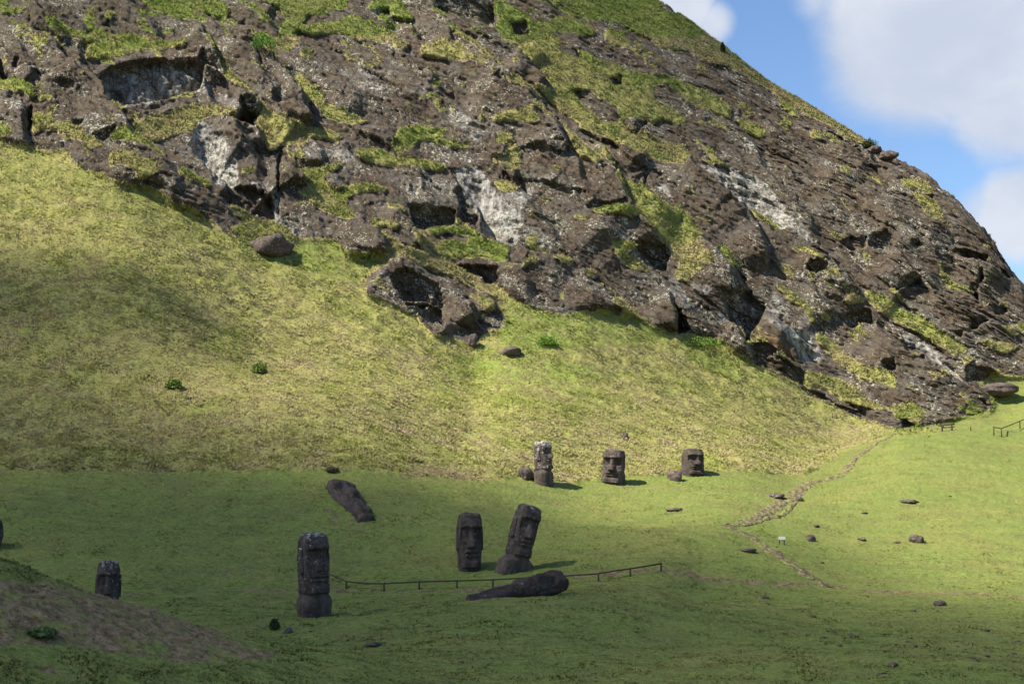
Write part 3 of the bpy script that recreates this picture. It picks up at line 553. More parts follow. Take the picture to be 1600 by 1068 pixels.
def rock_colour(t, P, pl, oc):
    """weathered brown tuff with pale scars, lichen and black stains"""
    n1 = t.noise(P, 0.35, 6, .6); n2 = t.noise(t.slab(P, (1, 1, .28)), 1.6, 6, .65); n3 = t.noise(P, 6.0, 5, .7)
    c = t.mix(t.ramp(n2, .30, .72), (.034, .025, .017), (.104, .074, .049))
    c = t.mix(t.math('MULTIPLY', t.ramp(n1, .42, .66), .55), c, (.112, .100, .084))
    c = t.mix(t.math('MULTIPLY', t.ramp(t.noise(P, .7, 5, .65, .5), .50, .68), .6), c, (.088, .070, .024))      # olive moss film
    c = t.mix(t.math('MULTIPLY', t.ramp(n3, .50, .78), .55), c, (.120, .098, .078))
    sk = t.noise(t.slab(P, (1.0, .6, .16)), 1.3, 7, .72)
    c = t.mix(t.math('MULTIPLY', t.ramp(sk, .50, .70), .6), c, (.022, .016, .012)); c = t.mix(t.math('MULTIPLY', t.ramp(sk, .46, .32), .5), c, (.125, .098, .072))
    c = t.mix(t.ramp(oc, .15, .9), c, t.mix(n2, (.20, .115, .05), (.13, .078, .045)))
    # pale broken faces with vertical streaks
    st = t.noise(t.scale(P, (2.0, 2.0, .5), (0, R(-20), 0)), .7, 7, .65)
    pf = t.math('ADD', pl, t.math('MULTIPLY', t.math('SUBTRACT', t.noise(t.scale(P, (1, 1, .6), (0, R(-30), 0)), 0.55, 8, .68), .5), t.math('MULTIPLY', t.ramp(pl, .02, .4), 2.2)))
    pcol = t.mix(t.ramp(st, .38, .66), (.085, .075, .062), t.mix(t.ramp(oc, .1, .5), (.40, .375, .33), (.38, .29, .215)))
    c = t.mix(t.math('MULTIPLY', t.ramp(pf, .25, .95), .9), c, pcol)
    # lichen: small pale spots, thicker in drifts
    drift = t.ramp(t.noise(t.slab(P, (1, 1, .4)), 0.28, 5, .65), .44, .62)
    dsp = t.math('ADD', t.math('MULTIPLY', drift, .75), t.math('MULTIPLY', pl, .3))
    s1 = t.noise(P, 1.9, 5, .72); s2 = t.noise(P, 4.5, 3, .7)
    sp = t.math('MAXIMUM', t.math('ADD', s1, t.math('MULTIPLY', dsp, .12)), t.math('ADD', s2, t.math('MULTIPLY', dsp, .10)))
    c = t.mix(t.math('MULTIPLY', t.ramp(sp, .642, .695), .85), c, t.mix(t.noise(P, 1.3, 2), (.46, .44, .38), (.36, .36, .24)))
    # joints and fractures
    Pw = t.vmath('ADD', t.slab(P, (1, 1, .30)), t.mul(t.noise(P, .6, 4, .6, out='Color'), 1.6))
    cr = t.math('MULTIPLY', t.ramp(t.voronoi(Pw, .30, 'DISTANCE_TO_EDGE'), .022, .0), t.ramp(t.noise(P, .3, 3), .42, .58))
    c = t.mix(t.math('MULTIPLY', cr, .8), c, (.016, .013, .011)); t.crack = cr
    # black water stains
    bl = t.ramp(t.noise(t.scale(P, (1, 1, .5)), .8, 6, .7, .4), .58, .70)
    c = t.mix(t.math('MULTIPLY', bl, .6), c, (.018, .015, .013))
    return c
def grass_colour(t, P, gr, so, ta):
    n1 = t.noise(P, 0.16, 4, .6); n2 = t.noise(P, 0.75, 5, .65); n3 = t.noise(t.scale(P, (1, 2.2, 1.6)), 3.2, 5, .7)
    g = t.math('ADD', gr, t.math('MULTIPLY', t.math('SUBTRACT', n1, .5), 1.1)); g = t.math('ADD', g, t.math('MULTIPLY', t.math('SUBTRACT', n2, .5), .9))
    dry = t.mix(t.ramp(n2, .35, .65), (.370, .295, .135), (.290, .215, .135))
    lush = t.mix(ta, (.190, .235, .052), (.215, .265, .052))
    mid = t.mix(ta, (.235, .235, .062), (.310, .290, .080)); c = t.mix(t.ramp(g, .02, .50), dry, mid); c = t.mix(t.ramp(g, .5, 1.0), c, lush)
    pt = t.noise(t.scale(P, (.5, 1, 1.6)), .45, 6, .7); c = t.mix(t.math('MULTIPLY', t.ramp(pt, .46, .64), .5), c, t.mix(ta, (.165, .155, .055), (.34, .28, .13)))
    c = t.mix(t.math('MULTIPLY', t.ramp(n3, .44, .62), .62), c, t.mix(gr, (.130, .105, .055), (.085, .125, .024)))
    sf = t.math('ADD', so, t.math('MULTIPLY', t.math('SUBTRACT', t.noise(t.scale(P, (1, 1, 2)), .8, 8, .75), .5), 2.6))
    sfm = t.math('MULTIPLY', t.ramp(sf, .30, .85), t.ramp(so, .04, .2))
    soilc = t.mix(t.ramp(t.noise(P, 3.0, 6, .7), .38, .62), (.120, .078, .040), (.285, .205, .115))
    return t.mix(sfm, c, soilc), n3
def terrain_mat(name):
    m, t, b = new_mat(name); P = t.tc
    ca = t.sep(t.attr('cover')); we = t.sep(t.attr('wear'))
    gcol, n3 = grass_colour(t, P, ca[1], we[0], we[1])
    rcol = rock_colour(t, P, ca[2], we[2])
    thr = t.math('ADD', ca[0], t.math('MULTIPLY', t.math('SUBTRACT', t.noise(P, 1.8, 5, .7), .5), .8))
    f = t.ramp(thr, .44, .56)
    t.put(b.inputs['Base Color'], t.mix(f, rcol, gcol))
    hr = t.math('ADD', t.noise(P, 2.2, 8, .68), t.math('MULTIPLY', t.noise(t.scale(P, (1, 1, 2.4), (0, R(20), 0)), 1.3, 6, .6), .8))
    rg = t.node('ShaderNodeTexNoise', noise_type='RIDGED_MULTIFRACTAL'); t.put(rg.inputs['Vector'], t.slab(P, (1, 1, .28))); rg.inputs['Scale'].default_value = 1.1; rg.inputs['Detail'].default_value = 7; rg.inputs['Roughness'].default_value = .6
    hr = t.math('ADD', t.math('MULTIPLY', hr, .7), t.math('SUBTRACT', t.math('MULTIPLY', rg.outputs[0], -.35), t.math('MULTIPLY', t.crack, 1.2)))
    hg = t.math('ADD', t.math('MULTIPLY', t.noise(t.scale(P, (1, 1, .6)), 5.0, 5, .75), t.math('ADD', .8, t.math('MULTIPLY', we[1], .2))), t.math('MULTIPLY', n3, .45))
    mh = t.node('ShaderNodeMix', data_type='FLOAT'); t.put(mh.inputs[0], f); t.put(mh.inputs[2], hr); t.put(mh.inputs[3], hg)
    bumpn(t, b, mh.outputs[0], 0.75, 0.20)
    return m
M_terrain = terrain_mat('hillside')
ground = make_mesh('ground', 0, FOOTROW + 1, M_terrain)
cliff = make_mesh('cliff', FOOTROW, NR, M_terrain)
cliff.name = 'cliff_hill'

def stone_mat(name, cap=0.0, tone=1.0, spots=.3):
    m, t, b = new_mat(name); P = t.tc
    n2 = t.noise(t.scale(P, (1, 1, .4)), 2.0, 6, .65); n3 = t.noise(P, 9, 5, .7)
    c = t.mix(t.ramp(n2, .3, .7), tuple(x * tone for x in (.040, .030, .025)), tuple(x * tone for x in (.105, .080, .064)))
    c = t.mix(t.math('MULTIPLY', t.ramp(n3, .55, .75), .5), c, tuple(x * tone for x in (.15, .125, .105)))
    s = t.math('ADD', t.noise(P, 5.5, 4, .6), spots * .12)
    f = t.math('MULTIPLY', t.ramp(s, .68, .75), .8)
    if cap > 0:
        g = t.node('ShaderNodeTexCoord').outputs['Generated']; sx = t.node('ShaderNodeSeparateXYZ'); t.put(sx.inputs[0], g)
        top = t.ramp(sx.outputs[2], 1.0 - .38 * cap, 1.0)
        f = t.math('MAXIMUM', f, t.math('MULTIPLY', t.ramp(t.math('ADD', t.noise(P, 4.0, 6, .75), t.math('MULTIPLY', top, .17 * cap + .04)), .58, .70), .8))
    c = t.mix(f, c, (.48, .46, .42)); t.put(b.inputs['Base Color'], c)
    bumpn(t, b, t.math('ADD', t.noise(P, 5, 8, .7), t.math('MULTIPLY', t.noise(P, 22, 3, .7), .3)), .8, .09); return m
M_stone = stone_mat('statue_stone', .22); M_cap = stone_mat('statue_stone_white_capped', .42, 1.0, .5); M_white = stone_mat('statue_stone_bleached', .85, 1.1, .8); M_body = stone_mat('statue_body_stone', 0, 1.25, .1)
M_plain = stone_mat('statue_stone_plain', .0, 1.0, .25); M_boulder = stone_mat('boulder_stone', 0, 1.35, .5); M_red = stone_mat('reddish_stone', 0, 1.6, .1); M_fallen = stone_mat('fallen_stone', 0, .8, .25)
def wood_mat():
    m, t, b = new_mat('weathered_wood'); n = t.noise(t.scale(t.tc, (9, 9, 9)), 2, 5, .6)
    t.put(b.inputs['Base Color'], t.mix(n, (.035, .025, .018), (.11, .085, .062))); bumpn(t, b, n, .5, .01); return m
M_wood = wood_mat()

# ------------------------------------------------------------------ helpers for things
def tag(o, label, cat, group=None):
    o['label'] = label; o['category'] = cat
    if group: o['group'] = group
    return o
def mesh_obj(name, V_, F_, mat, parent=None, smooth=True):
    me = bpy.data.meshes.new(name); me.from_pydata([tuple(map(float, v)) for v in V_], [], [tuple(map(int, f)) for f in F_]); me.update()
    if smooth: me.shade_smooth()
    me.materials.append(mat); o = bpy.data.objects.new(name, me); C.objects.link(o)
    if parent: o.parent = parent
    return o
def empty(name, loc, rot=(0, 0, 0)):
    o = bpy.data.objects.new(name, None); C.objects.link(o); o.location = loc; o.rotation_euler = rot; o.empty_display_size = .3; return o
UN, VN = project(PN[..., 0], PN[..., 1], PN[..., 2])
def at_pixel(px, py, rmax=None):
    """the nearest visible point of the land seen at a pixel"""
    r1 = rmax or NR
    d = np.hypot(UN[:r1] - px, VN[:r1] - py); m = d < max(1.6, d.min() + .3)
    cand = np.argwhere(m); k = cand[np.argmin(PN[:r1][m][:, 1])]; return Vector(PN[k[0], k[1]].tolist())
def height(x, y):
    """height of the open ground under a point"""
    i = np.interp(x / y, acol, np.arange(NC)); i0 = int(min(i, NC - 2)); f = i - i0
    r = FOOTROW
    za = np.interp(y, Dn[:r, i0], Zn[:r, i0]); zb = np.interp(y, Dn[:r, i0 + 1], Zn[:r, i0 + 1]); return za * (1 - f) + zb * f
def on_ground(px, D):
    a = ray(px, 800)[0]; return Vector((a * D, D, height(a * D, D)))

# ------------------------------------------------------------------ statues
def sstep(a, b, x): t = np.clip((x - a) / (b - a), 0, 1); return t * t * (3 - 2 * t)
def statue(label, loc, H, W, rz=0, tilt=(0, 0), body=0.0, mat=None, bmat=None, seed=0, shoulder=1.25, depth=.85, taper=.94, ears=True, name="stone_statue", relief=1.2, sink=.5):
    """H head height (chin or visible foot to crown), W head width; body = height of the torso below the chin"""
    mat = mat or M_stone; bmat = bmat or mat
    NA, NH = 112, 120
    tot = H + body + sink
    root = empty(name, loc); root.rotation_mode = 'XYZ'
    root.matrix_world = Matrix.Translation(loc) @ Matrix.Rotation(tilt[0], 4, 'Y') @ Matrix.Rotation(tilt[1], 4, 'X') @ Matrix.Rotation(rz, 4, 'Z')
    tag(root, label, 'statue', 'carved stone heads on the slope')
    hz_ = np.linspace(-sink, body + H, NH); ang = np.linspace(0, 2 * math.pi, NA, endpoint=False)
    zz, aa = np.meshgrid(hz_, ang, indexing='ij')
    t = (zz - body) / H                                         # 0 chin, 1 crown; below 0 torso
    if body <= 0: t = np.clip(zz / H, -1, 1) 
    hw = W / 2
    wid = hw * (taper + (1 - taper) * sstep(0, .6, t)) * (1 - .12 * sstep(.86, 1.0, t))
    dep = hw * depth * (1.0 - .05 * sstep(.5, .9, t)) * (1 - .16 * sstep(.85, 1.0, t))
    if body > 0:
        b = sstep(.02, -.10, t); wid = wid * (1 - b * .0) + b * hw * (shoulder - 1) * sstep(-.02, -.16, t) ; dep = dep * (1 - .12 * b) + b * hw * .10
        wid *= 1 - .10 * np.exp(-((t + .02) / .03) ** 2)
    e = 2.0 / 3.4
    cx_, cy_ = np.cos(aa), np.sin(aa)
    x = np.sign(cx_) * np.abs(cx_) ** e; y = np.sign(cy_) * np.abs(cy_) ** e
    front = np.clip(-y, 0, 1); s = x
    fm = sstep(.55, .95, front)                                   # flat face part
    d = np.zeros_like(t)
    d += .13 * np.exp(-((t - .80) / .035) ** 2) * sstep(1.0, .75, np.abs(s)) + .05 * sstep(.80, .84, t) * sstep(1, .9, t)                 # brow
    d -= .17 * sstep(.50, .60, t) * sstep(.785, .745, t) * sstep(.16, .26, np.abs(s)) * sstep(.98, .74, np.abs(s))   # eyes
    d -= .05 * sstep(.38, .48, t) * sstep(.60, .5, t) * sstep(.2, .4, np.abs(s))
    nw = .15 + .13 * sstep(.60, .42, t)
    d += (.10 + .27 * sstep(.80, .42, t)) * sstep(nw + .07, nw - .03, np.abs(s)) * sstep(.385, .405, t) * sstep(.84, .78, t)   # nose
    d += .13 * np.exp(-((t - .315) / .030) ** 2) * sstep(.62, .45, np.abs(s)) + .12 * np.exp(-((t - .235) / .030) ** 2) * sstep(.58, .42, np.abs(s))
    d -= .07 * np.exp(-((t - .275) / .010) ** 2) * sstep(.62, .5, np.abs(s))
    d += .17 * sstep(.20, .10, t) * sstep(-.005, .02, t) * sstep(.95, .6, np.abs(s))                                     # chin
    d *= relief * fm * (t > -.02)
    if body <= 0 : pass
    else:
        d -= .10 * fm * sstep(.01, -.01, t) * sstep(-.12, -.04, t)
    X = x * wid; Y = y * dep - d * hw * 1.15
    P = np.stack([X, Y, zz], -1)
    nrm = np.stack([x, y, 0 * x], -1)
    off = seed * 17.3
    dn = .045 * fbm(P, .9, 3, .55, off=off) + .018 * fbm(P, .25, 3, .6, off=off + 5)
    P = P + nrm * dn[..., None] * (W / 1.5)
    P[..., 2] += .05 * fbm(P, .6, 2, off=off + 9) * sstep(.9, 1, t)
    rings = [P[k] for k in range(NH)]
    # rounded crown
    for q, (sc, up) in enumerate(((.90, .030), (.72, .052), (.45, .060), (.15, .064))):
        top = P[-1].copy(); cen = top.mean(0); top = cen + (top - cen) * np.array([sc, sc, 1]); top[:, 2] += up * H * .8; top[:, 2] += .035 * fbm(top, .35, 2, off=off + 3)
        rings.append(top)
    def shell(r, name, m, cap, bot):
        V_ = np.concatenate(r); n = len(r); F_ = []
        for i in range(n - 1):
            for j in range(NA):
                k = (j + 1) % NA; F_.append((i * NA + j, i * NA + k, (i + 1) * NA + k, (i + 1) * NA + j))
        if cap: F_.append(tuple(range((n - 1) * NA, n * NA)))
        if bot: F_.append(tuple(range(NA))[::-1])
        return mesh_obj(name, V_, F_, m, root)
    kc = int(np.searchsorted(hz_, body)) if body > 0 else 0
    shell(rings[kc:], 'head', mat, True, body <= 0)
    if body > 0: shell(rings[:kc + 1], 'torso', bmat, False, True)
    if ears:
        for sg in (-1, 1):
            z0, z1 = body + .34 * H, body + .80 * H; nz = 14; V_ = []; F_ = []
            for i in range(nz):
                f = i / (nz - 1); z = z0 + (z1 - z0) * f; wd = .17 * hw * (1 - .3 * abs(f - .5)); th = .30 * hw * (1.15 - .45 * f) * (.75 if i in (0, nz - 1) else 1)
                xo = sg * hw * (.97 + .03 * (1 - f)); 
                for k in range(10):
                    an = k / 10 * 2 * math.pi; V_.append((xo + wd * math.copysign(abs(math.cos(an)) ** .6, math.cos(an)), .02 + th * math.copysign(abs(math.sin(an)) ** .6, math.sin(an)) - .05 * hw, z + .01 * math.sin(3 * an + i)))
            for i in range(nz - 1):
                for k in range(10): F_.append((i * 10 + k, i * 10 + (k + 1) % 10, (i + 1) * 10 + (k + 1) % 10, (i + 1) * 10 + k))
            F_.append(tuple(range(9, -1, -1))); F_.append(tuple(range((nz - 1) * 10, nz * 10)))
            mesh_obj('ear', V_, F_, mat, root)
    return root

def px2m(D): return D / F
g_ = on_ground(493, 75.2)
statue('tallest statue, narrow grey capped head on a long body, left of the rail', g_ - Vector((0, 0, .02)), 88 * px2m(75), 44 * px2m(75), R(38), (R(-1.0), R(2)), body=38 * px2m(75), mat=M_cap, bmat=M_body, seed=1, shoulder=1.18, depth=.95)
g_ = on_ground(733.5, 87.5)
statue('upright dark head with heavy brow, left beside the leaning statue', g_, 80 * px2m(87), 37 * px2m(87), R(14), (R(0), R(0)), body=0, mat=M_plain, seed=2, depth=.95, sink=.6)
g_ = on_ground(803, 86.5)
statue('leaning statue with sloping shoulders, tilted right behind the fallen statue', g_ , 76 * px2m(86), 38 * px2m(86), R(30), (R(14), R(-3)), body=24 * px2m(86), mat=M_stone, bmat=M_body, seed=3, shoulder=1.55, depth=.95, sink=.9)
g_ = on_ground(172, 78)
statue('pale browed head half hidden behind the brown mound', g_, 77 * px2m(78), 34 * px2m(78), R(12), (R(0), R(-2)), body=0, mat=M_cap, seed=4, sink=.6)
g_ = on_ground(850, 113.5)
statue('slim statue with white head in half profile and narrow shoulders', g_ - Vector((0, 0, .1)), 42 * px2m(113), 23 * px2m(113), R(52), (R(-2), R(-4)), body=23 * px2m(113), mat=M_white, bmat=M_body, seed=5, shoulder=1.35, depth=1.1)
g_ = on_ground(958, 117.5)
statue('broad tall head standing straight on the sunny grass, middle of the upper three', g_, 50 * px2m(118), 33 * px2m(118), R(-16), (R(3), R(0)), body=0, mat=M_stone, bmat=M_body, seed=6, depth=.9, taper=1.06, ears=False)
g_ = on_ground(1083, 122.5)
statue('short squat head buried to the mouth beside a reddish stone', g_, 38 * px2m(123), 31 * px2m(123), R(20), (R(2), R(-2)), body=0, mat=M_plain, seed=7, depth=.95, taper=1.04, ears=False)
g_ = on_ground(-15, 90)
statue('dark statue cut off by the left edge of the view', g_, 42 * px2m(90), 36 * px2m(90), R(0), (0, 0), body=0, mat=M_plain, seed=8)

def statue_lying(label, p_head, p_foot, H, W, face, seed, mat, body=0.0, sink=0.0, drop=.3, **kw):
    """a statue toppled on the slope: its long axis runs from foot to crown"""
    r = statue(label, Vector((0, 0, 0)), H, W, 0, (0, 0), body=body, mat=mat, bmat=mat, seed=seed, sink=sink, **kw)
    ax = (p_head - p_foot).normalized(); fr = (face - ax * face.dot(ax)).normalized()       # front (-Y local)
    yv = -fr; xv = yv.cross(ax).normalized()
    m = Matrix((xv, yv, ax)).transposed().to_4x4(); r.matrix_world = Matrix.Translation(p_foot - Vector((0, 0, drop))) @ m; return r
ph_, pf_ = on_ground(910, 77.5), on_ground(750, 73.0)
ph_.z += 1.05
statue_lying('long dark statue fallen on its side in front of the rail', ph_, pf_, 3.3, 1.25, Vector((-.1, -.8, .75)), 9, M_fallen, body=2.3, sink=.6, drop=.12, shoulder=.9, depth=.8, taper=.8)
ph_ = at_pixel(524, 753, FOOTROW); pf_ = at_pixel(569, 808, FOOTROW)
ph_ = ph_ + Vector((0, 0, .25))
statue_lying('toppled head lying back in the shaded grass with a cut mouth', ph_, pf_, (ph_ - pf_).length * .9, 1.9, Vector((.45, -.9, .4)), 10, M_plain, drop=.30, taper=.62, ears=False, depth=.75, sink=.5, relief=1.25)

# ------------------------------------------------------------------ boulders
def boulder(label, loc, sx, sy, sz, seed, mat=None, cat='boulder', group='boulders and loose stones on the grass', name='boulder', rz=0, n=20, bury=.3):
    nu, nv = n * 2, n; V_ = []
    th = np.linspace(0, math.pi, nv); p = np.linspace(0, 2 * math.pi, nu, endpoint=False); T, Pp = np.meshgrid(th, p, indexing='ij')
    Dv = np.stack([np.sin(T) * np.cos(Pp), np.sin(T) * np.sin(Pp), np.cos(T)], -1)
    r = 1 + .34 * fbm(Dv, 1.1, 3, .5, off=seed * 3.1) + .10 * fbm(Dv, .35, 2, .6, off=seed * 5.3)
    P = Dv * r[..., None]; P = np.sign(P) * np.abs(P) ** .9 * np.array([sx, sy, sz]) / 2
    P = P.reshape(-1, 3); F_ = []
    for i in range(nv - 1):
        for j in range(nu): F_.append((i * nu + j, (i + 1) * nu + j, (i + 1) * nu + (j + 1) % nu, i * nu + (j + 1) % nu))
    o = mesh_obj(name, P, F_, mat or M_boulder); o.location = loc + Vector((0, 0, sz * (.5 - bury))); o.rotation_euler = (0, 0, rz)
    return tag(o, label, cat, group)
def bpx(label, px, py, wpx, hpx, seed, **kw):
    p = at_pixel(px, py); k = p.y / F; kw.setdefault('bury', .33)
    return boulder(label, p, wpx * k, wpx * k * .9, hpx * k * 1.15, seed, rz=seed, **kw)
bpx('rounded brown boulder on sunny lawn right of the small sign', 1267, 843, 15, 13, 1)
bpx('low brown boulder alone on the far right lawn', 1432, 845, 22, 14, 2)
bpx('flat brown stone below the worn trail at the right', 1468, 943, 19, 9, 3)
bpx('small dark stone on the slope above the upright heads', 976, 682, 15, 9, 4)
bpx('reddish pointed stone touching the squat head', 1054, 747, 23, 17, 5, mat=M_red)
bpx('dark boulder half sunk in the bank behind the slim white headed statue', 822, 746, 24, 22, 6)
bpx('small dark stone in the shade below the tallest statue', 451, 987, 13, 10, 7)
bpx('flat dark stone in the shaded foreground, right of the tallest statue', 582, 1007, 26, 8, 8)
bpx('rounded dark boulder at the cliff foot beside the leftmost grass tongue', 426, 391, 62, 30, 9, bury=.3)
bpx('long dark boulder at the right end of the cliff foot', 1556, 614, 60, 19, 10, bury=.25)
bpx('brown stone low on the near lawn at right', 1395, 1039, 17, 8, 11)
bpx('black notched stone standing below the central outcrop', 740, 541, 14, 20, 13, bury=.1)
bpx('brown stone in the yellow grass under the central outcrop', 800, 551, 32, 14, 14, mat=M_red)
bpx('flat slab stone beside the lower trail bend', 1170, 859, 24, 5, 15)
bpx('small stone on open lawn between the two boulders', 1345, 842, 13, 5, 18)
bpx('flat stone standing in for the dark pit in the bank left of the upper trail', 1212, 775, 26, 8, 21)  # stone added where a dark pit opens beside the trail
bpx('dark stone at the right edge of the trail, level with the flat stone', 1249, 781, 14, 6, 22)
bpx('broken brown rocks on open grass below the squat head', 1056, 796, 26, 6, 23)
bpx('dark thin stone on the lawn near the right side, above the far boulder', 1420, 783, 26, 5, 24)
p = at_pixel(1388, 250); boulder('rounded grey rock perched on the skyline of the hill', p + Vector((0, 0, 0.3)), 2.6, 2.2, 1.3, 12, group=None, bury=.1)
p = at_pixel(1368, 238); boulder('smaller rock ledge stone on the skyline left of the perched rock', p, 1.9, 1.8, 1.1, 16, group=None, bury=.1)
small = [(1293,984),(1304,985),(1286,995),(1325,990),(1332,993),(1340,994),(1320,997),(1312,1008),(1415,986),(1420,995),(1424,996),(1418,1001),(1430,1010),(1497,1009),(1510,1014),
 (1541,983),(1550,983),(1543,1025),(1585,1020),(1575,1022),(1526,1031),(1462,1056),(1382,1051),(1376,1056),(1286,1041),(1196,933),(965,947),(978,951),(1017,953),(1039,944),(1427,953),(1271,962),
 (1059,1039),(1095,1041),(566,1030),(646,1021),(600,1003),(612,1006),(486,985),(430,982),(668,977),(1590,1001),(1573,1001),(1466,905),(1356,913),(1400,847),(1285,878),(1470,912),(1271,905),(1350,800),(1275,822),(1483,775),(1355,930)]
grp = 'small dark stones scattered over the near lawn'
proto = None
rs = random.Random(3)
for i, (x, y) in enumerate(small):
    p = at_pixel(x, y); k = p.y / F; s = rs.choice((4, 5, 6, 7, 9, 11)) * k
    if i < 4:
        o = boulder('small dark stone lying in the short grass of the near lawn', p, 1, .9, .5, 30 + i, name='small_stone', cat='stone', group=grp, n=10, bury=.2)
        protos = (protos + [o]) if i else [o]
        o.location = p
    else:
        o = protos[i % 4].copy(); C.objects.link(o)
    o.location = p + Vector((0, 0, .02 * s)); o.scale = (s, s, s * rs.uniform(.7, 1.1)); o.rotation_euler = (0, 0, rs.uniform(0, 6))

# ------------------------------------------------------------------ rails, posts, sign
def tube(pts, r, n=8):
    V_, F_ = [], []
    for i, p in enumerate(pts):
        a = pts[max(i - 1, 0)]; b = pts[min(i + 1, len(pts) - 1)]; d = (b - a).normalized(); u = d.orthogonal().normalized(); v = d.cross(u)
        for k in range(n):
            an = 2 * math.pi * k / n; V_.append(p + u * math.cos(an) * r + v * math.sin(an) * r)
    for i in range(len(pts) - 1):
        for k in range(n): F_.append((i * n + k, i * n + (k + 1) % n, (i + 1) * n + (k + 1) % n, (i + 1) * n + k))
    F_.append(tuple(range(n))[::-1]); F_.append(tuple(range((len(pts) - 1) * n, len(pts) * n))); return V_, F_
def rail_fence(label, pts, posts, r=.05, over=.06, second=None, group=None):
    base = pts[0].copy(); root = empty('rail_fence', base); tag(root, label, 'fence', group)
    L = [p - base for p in pts]; mesh_obj('rail', *tube(L, r), M_wood, root)
    if second: mesh_obj('rail', *tube([p - Vector((0, 0, second)) for p in L], r * .9), M_wood, root)
    for top, gz in posts:
        t_ = top - base; b = Vector((t_.x, t_.y, gz - base.z - .25)); mesh_obj('post', *tube([b, t_ + Vector((0, 0, over))], r * 1.15), M_wood, root)
    return root
rl = [(512,896),(541,908),(570,911),(600,911.5),(655,909.5),(714,907),(770,905),(840,901),(900,898.5),(935,896),(964,891.5),(985,888.5),(1033,880)]
Ds = [84.5, 82.5, 82.5, 82.5, 82.5, 82.5, 82.5, 82.5, 82.5, 83.5, 84, 85, 88]
pts = []
for (x, y), D in zip(rl, Ds):
    a, e = ray(x, y); g0 = at_pixel(x, y + 10, FOOTROW); D = min(max(g0.y, 80), 90); g = height(a * D, D); pts.append(Vector((a * D, D, g + .42)))
posts = [(p, height(p.x, p.y)) for k, p in enumerate(pts) if k in (1, 3, 4, 5, 6, 7, 9, 11, 12)]
rail_fence('long low rail fence on posts running behind the fallen statue', pts, posts, r=.045)
def rail_at(label, tops, r=.05, h=.75, second=None):
    P = []
    for x, y in tops:
        p = at_pixel(x, y); P.append(p)
    rail_fence(label, [p + Vector((0, 0, h)) for p in P], [(p + Vector((0, 0, h)), p.z) for p in P], r, second=second)
def bench_rail():
    p0, p1 = at_pixel(1472, 672), at_pixel(1488, 671); base = (p0 + p1) / 2
    root = empty('low_barrier', base); tag(root, 'short wooden barrier of two posts and a top board by the cliff foot', 'barrier')
    d = (p1 - p0).normalized(); h = Vector((0, 0, .62))
    mesh_obj('top_board', *tube([p0 - d * .45 + h - base, p1 + d * .3 + h - base], .075), M_wood, root)
    mesh_obj('lower_board', *tube([p0 - d * .1 + h * .55 - base, p1 + d * .3 + h * .55 - base], .045), M_wood, root)
    for q in (p0, p1): mesh_obj('post', *tube([q - base - Vector((0, 0, .2)), q - base + h], .09), M_wood, root)
bench_rail()
rail_at('wooden handrail climbing out at the right edge of the lawn', [(1552,679),(1565,681),(1594,668),(1640,648)], r=.06, h=.85)
for x, y, h, lb in ((1516, 672, .45, 'short lone post right of the wooden barrier'), (1301, 652, .5, 'thin marker post by the cliff foot, left one of a pair'), (1307, 652, .5, 'thin marker post by the cliff foot, right one of a pair')):
    p = at_pixel(x, y); o = mesh_obj('wooden_post', *tube([Vector((0, 0, -.2)), Vector((0, 0, h * .5)), Vector((.01, 0, h))], .055), M_wood); o.location = p; tag(o, lb, 'post')
def flat_mat(name, col):
    m, t, b = new_mat(name); t.put(b.inputs['Base Color'], t.mix(t.noise(t.tc, 7, 3), tuple(c * .85 for c in col), col)); return m
p = at_pixel(1222, 848); root = empty('small_sign', p); tag(root, 'small white sign plate on two wooden legs beside the lower trail', 'sign')
def box(x0, x1, y0, y1, z0, z1):
    v = [(x, y, z) for z in (z0, z1) for y in (y0, y1) for x in (x0, x1)]; return v, [(0,2,3,1),(4,5,7,6),(0,1,5,4),(2,6,7,3),(0,4,6,2),(1,3,7,5)]
mesh_obj('sign_plate', *box(-.22, .22, -.03, .02, .30, .50), flat_mat('white_sign', (.75, .74, .70)), root, False)
for sx in (-.16, .16): mesh_obj('leg', *box(sx - .03, sx + .03, .022, .07, -.15, .48), M_wood, root, False)

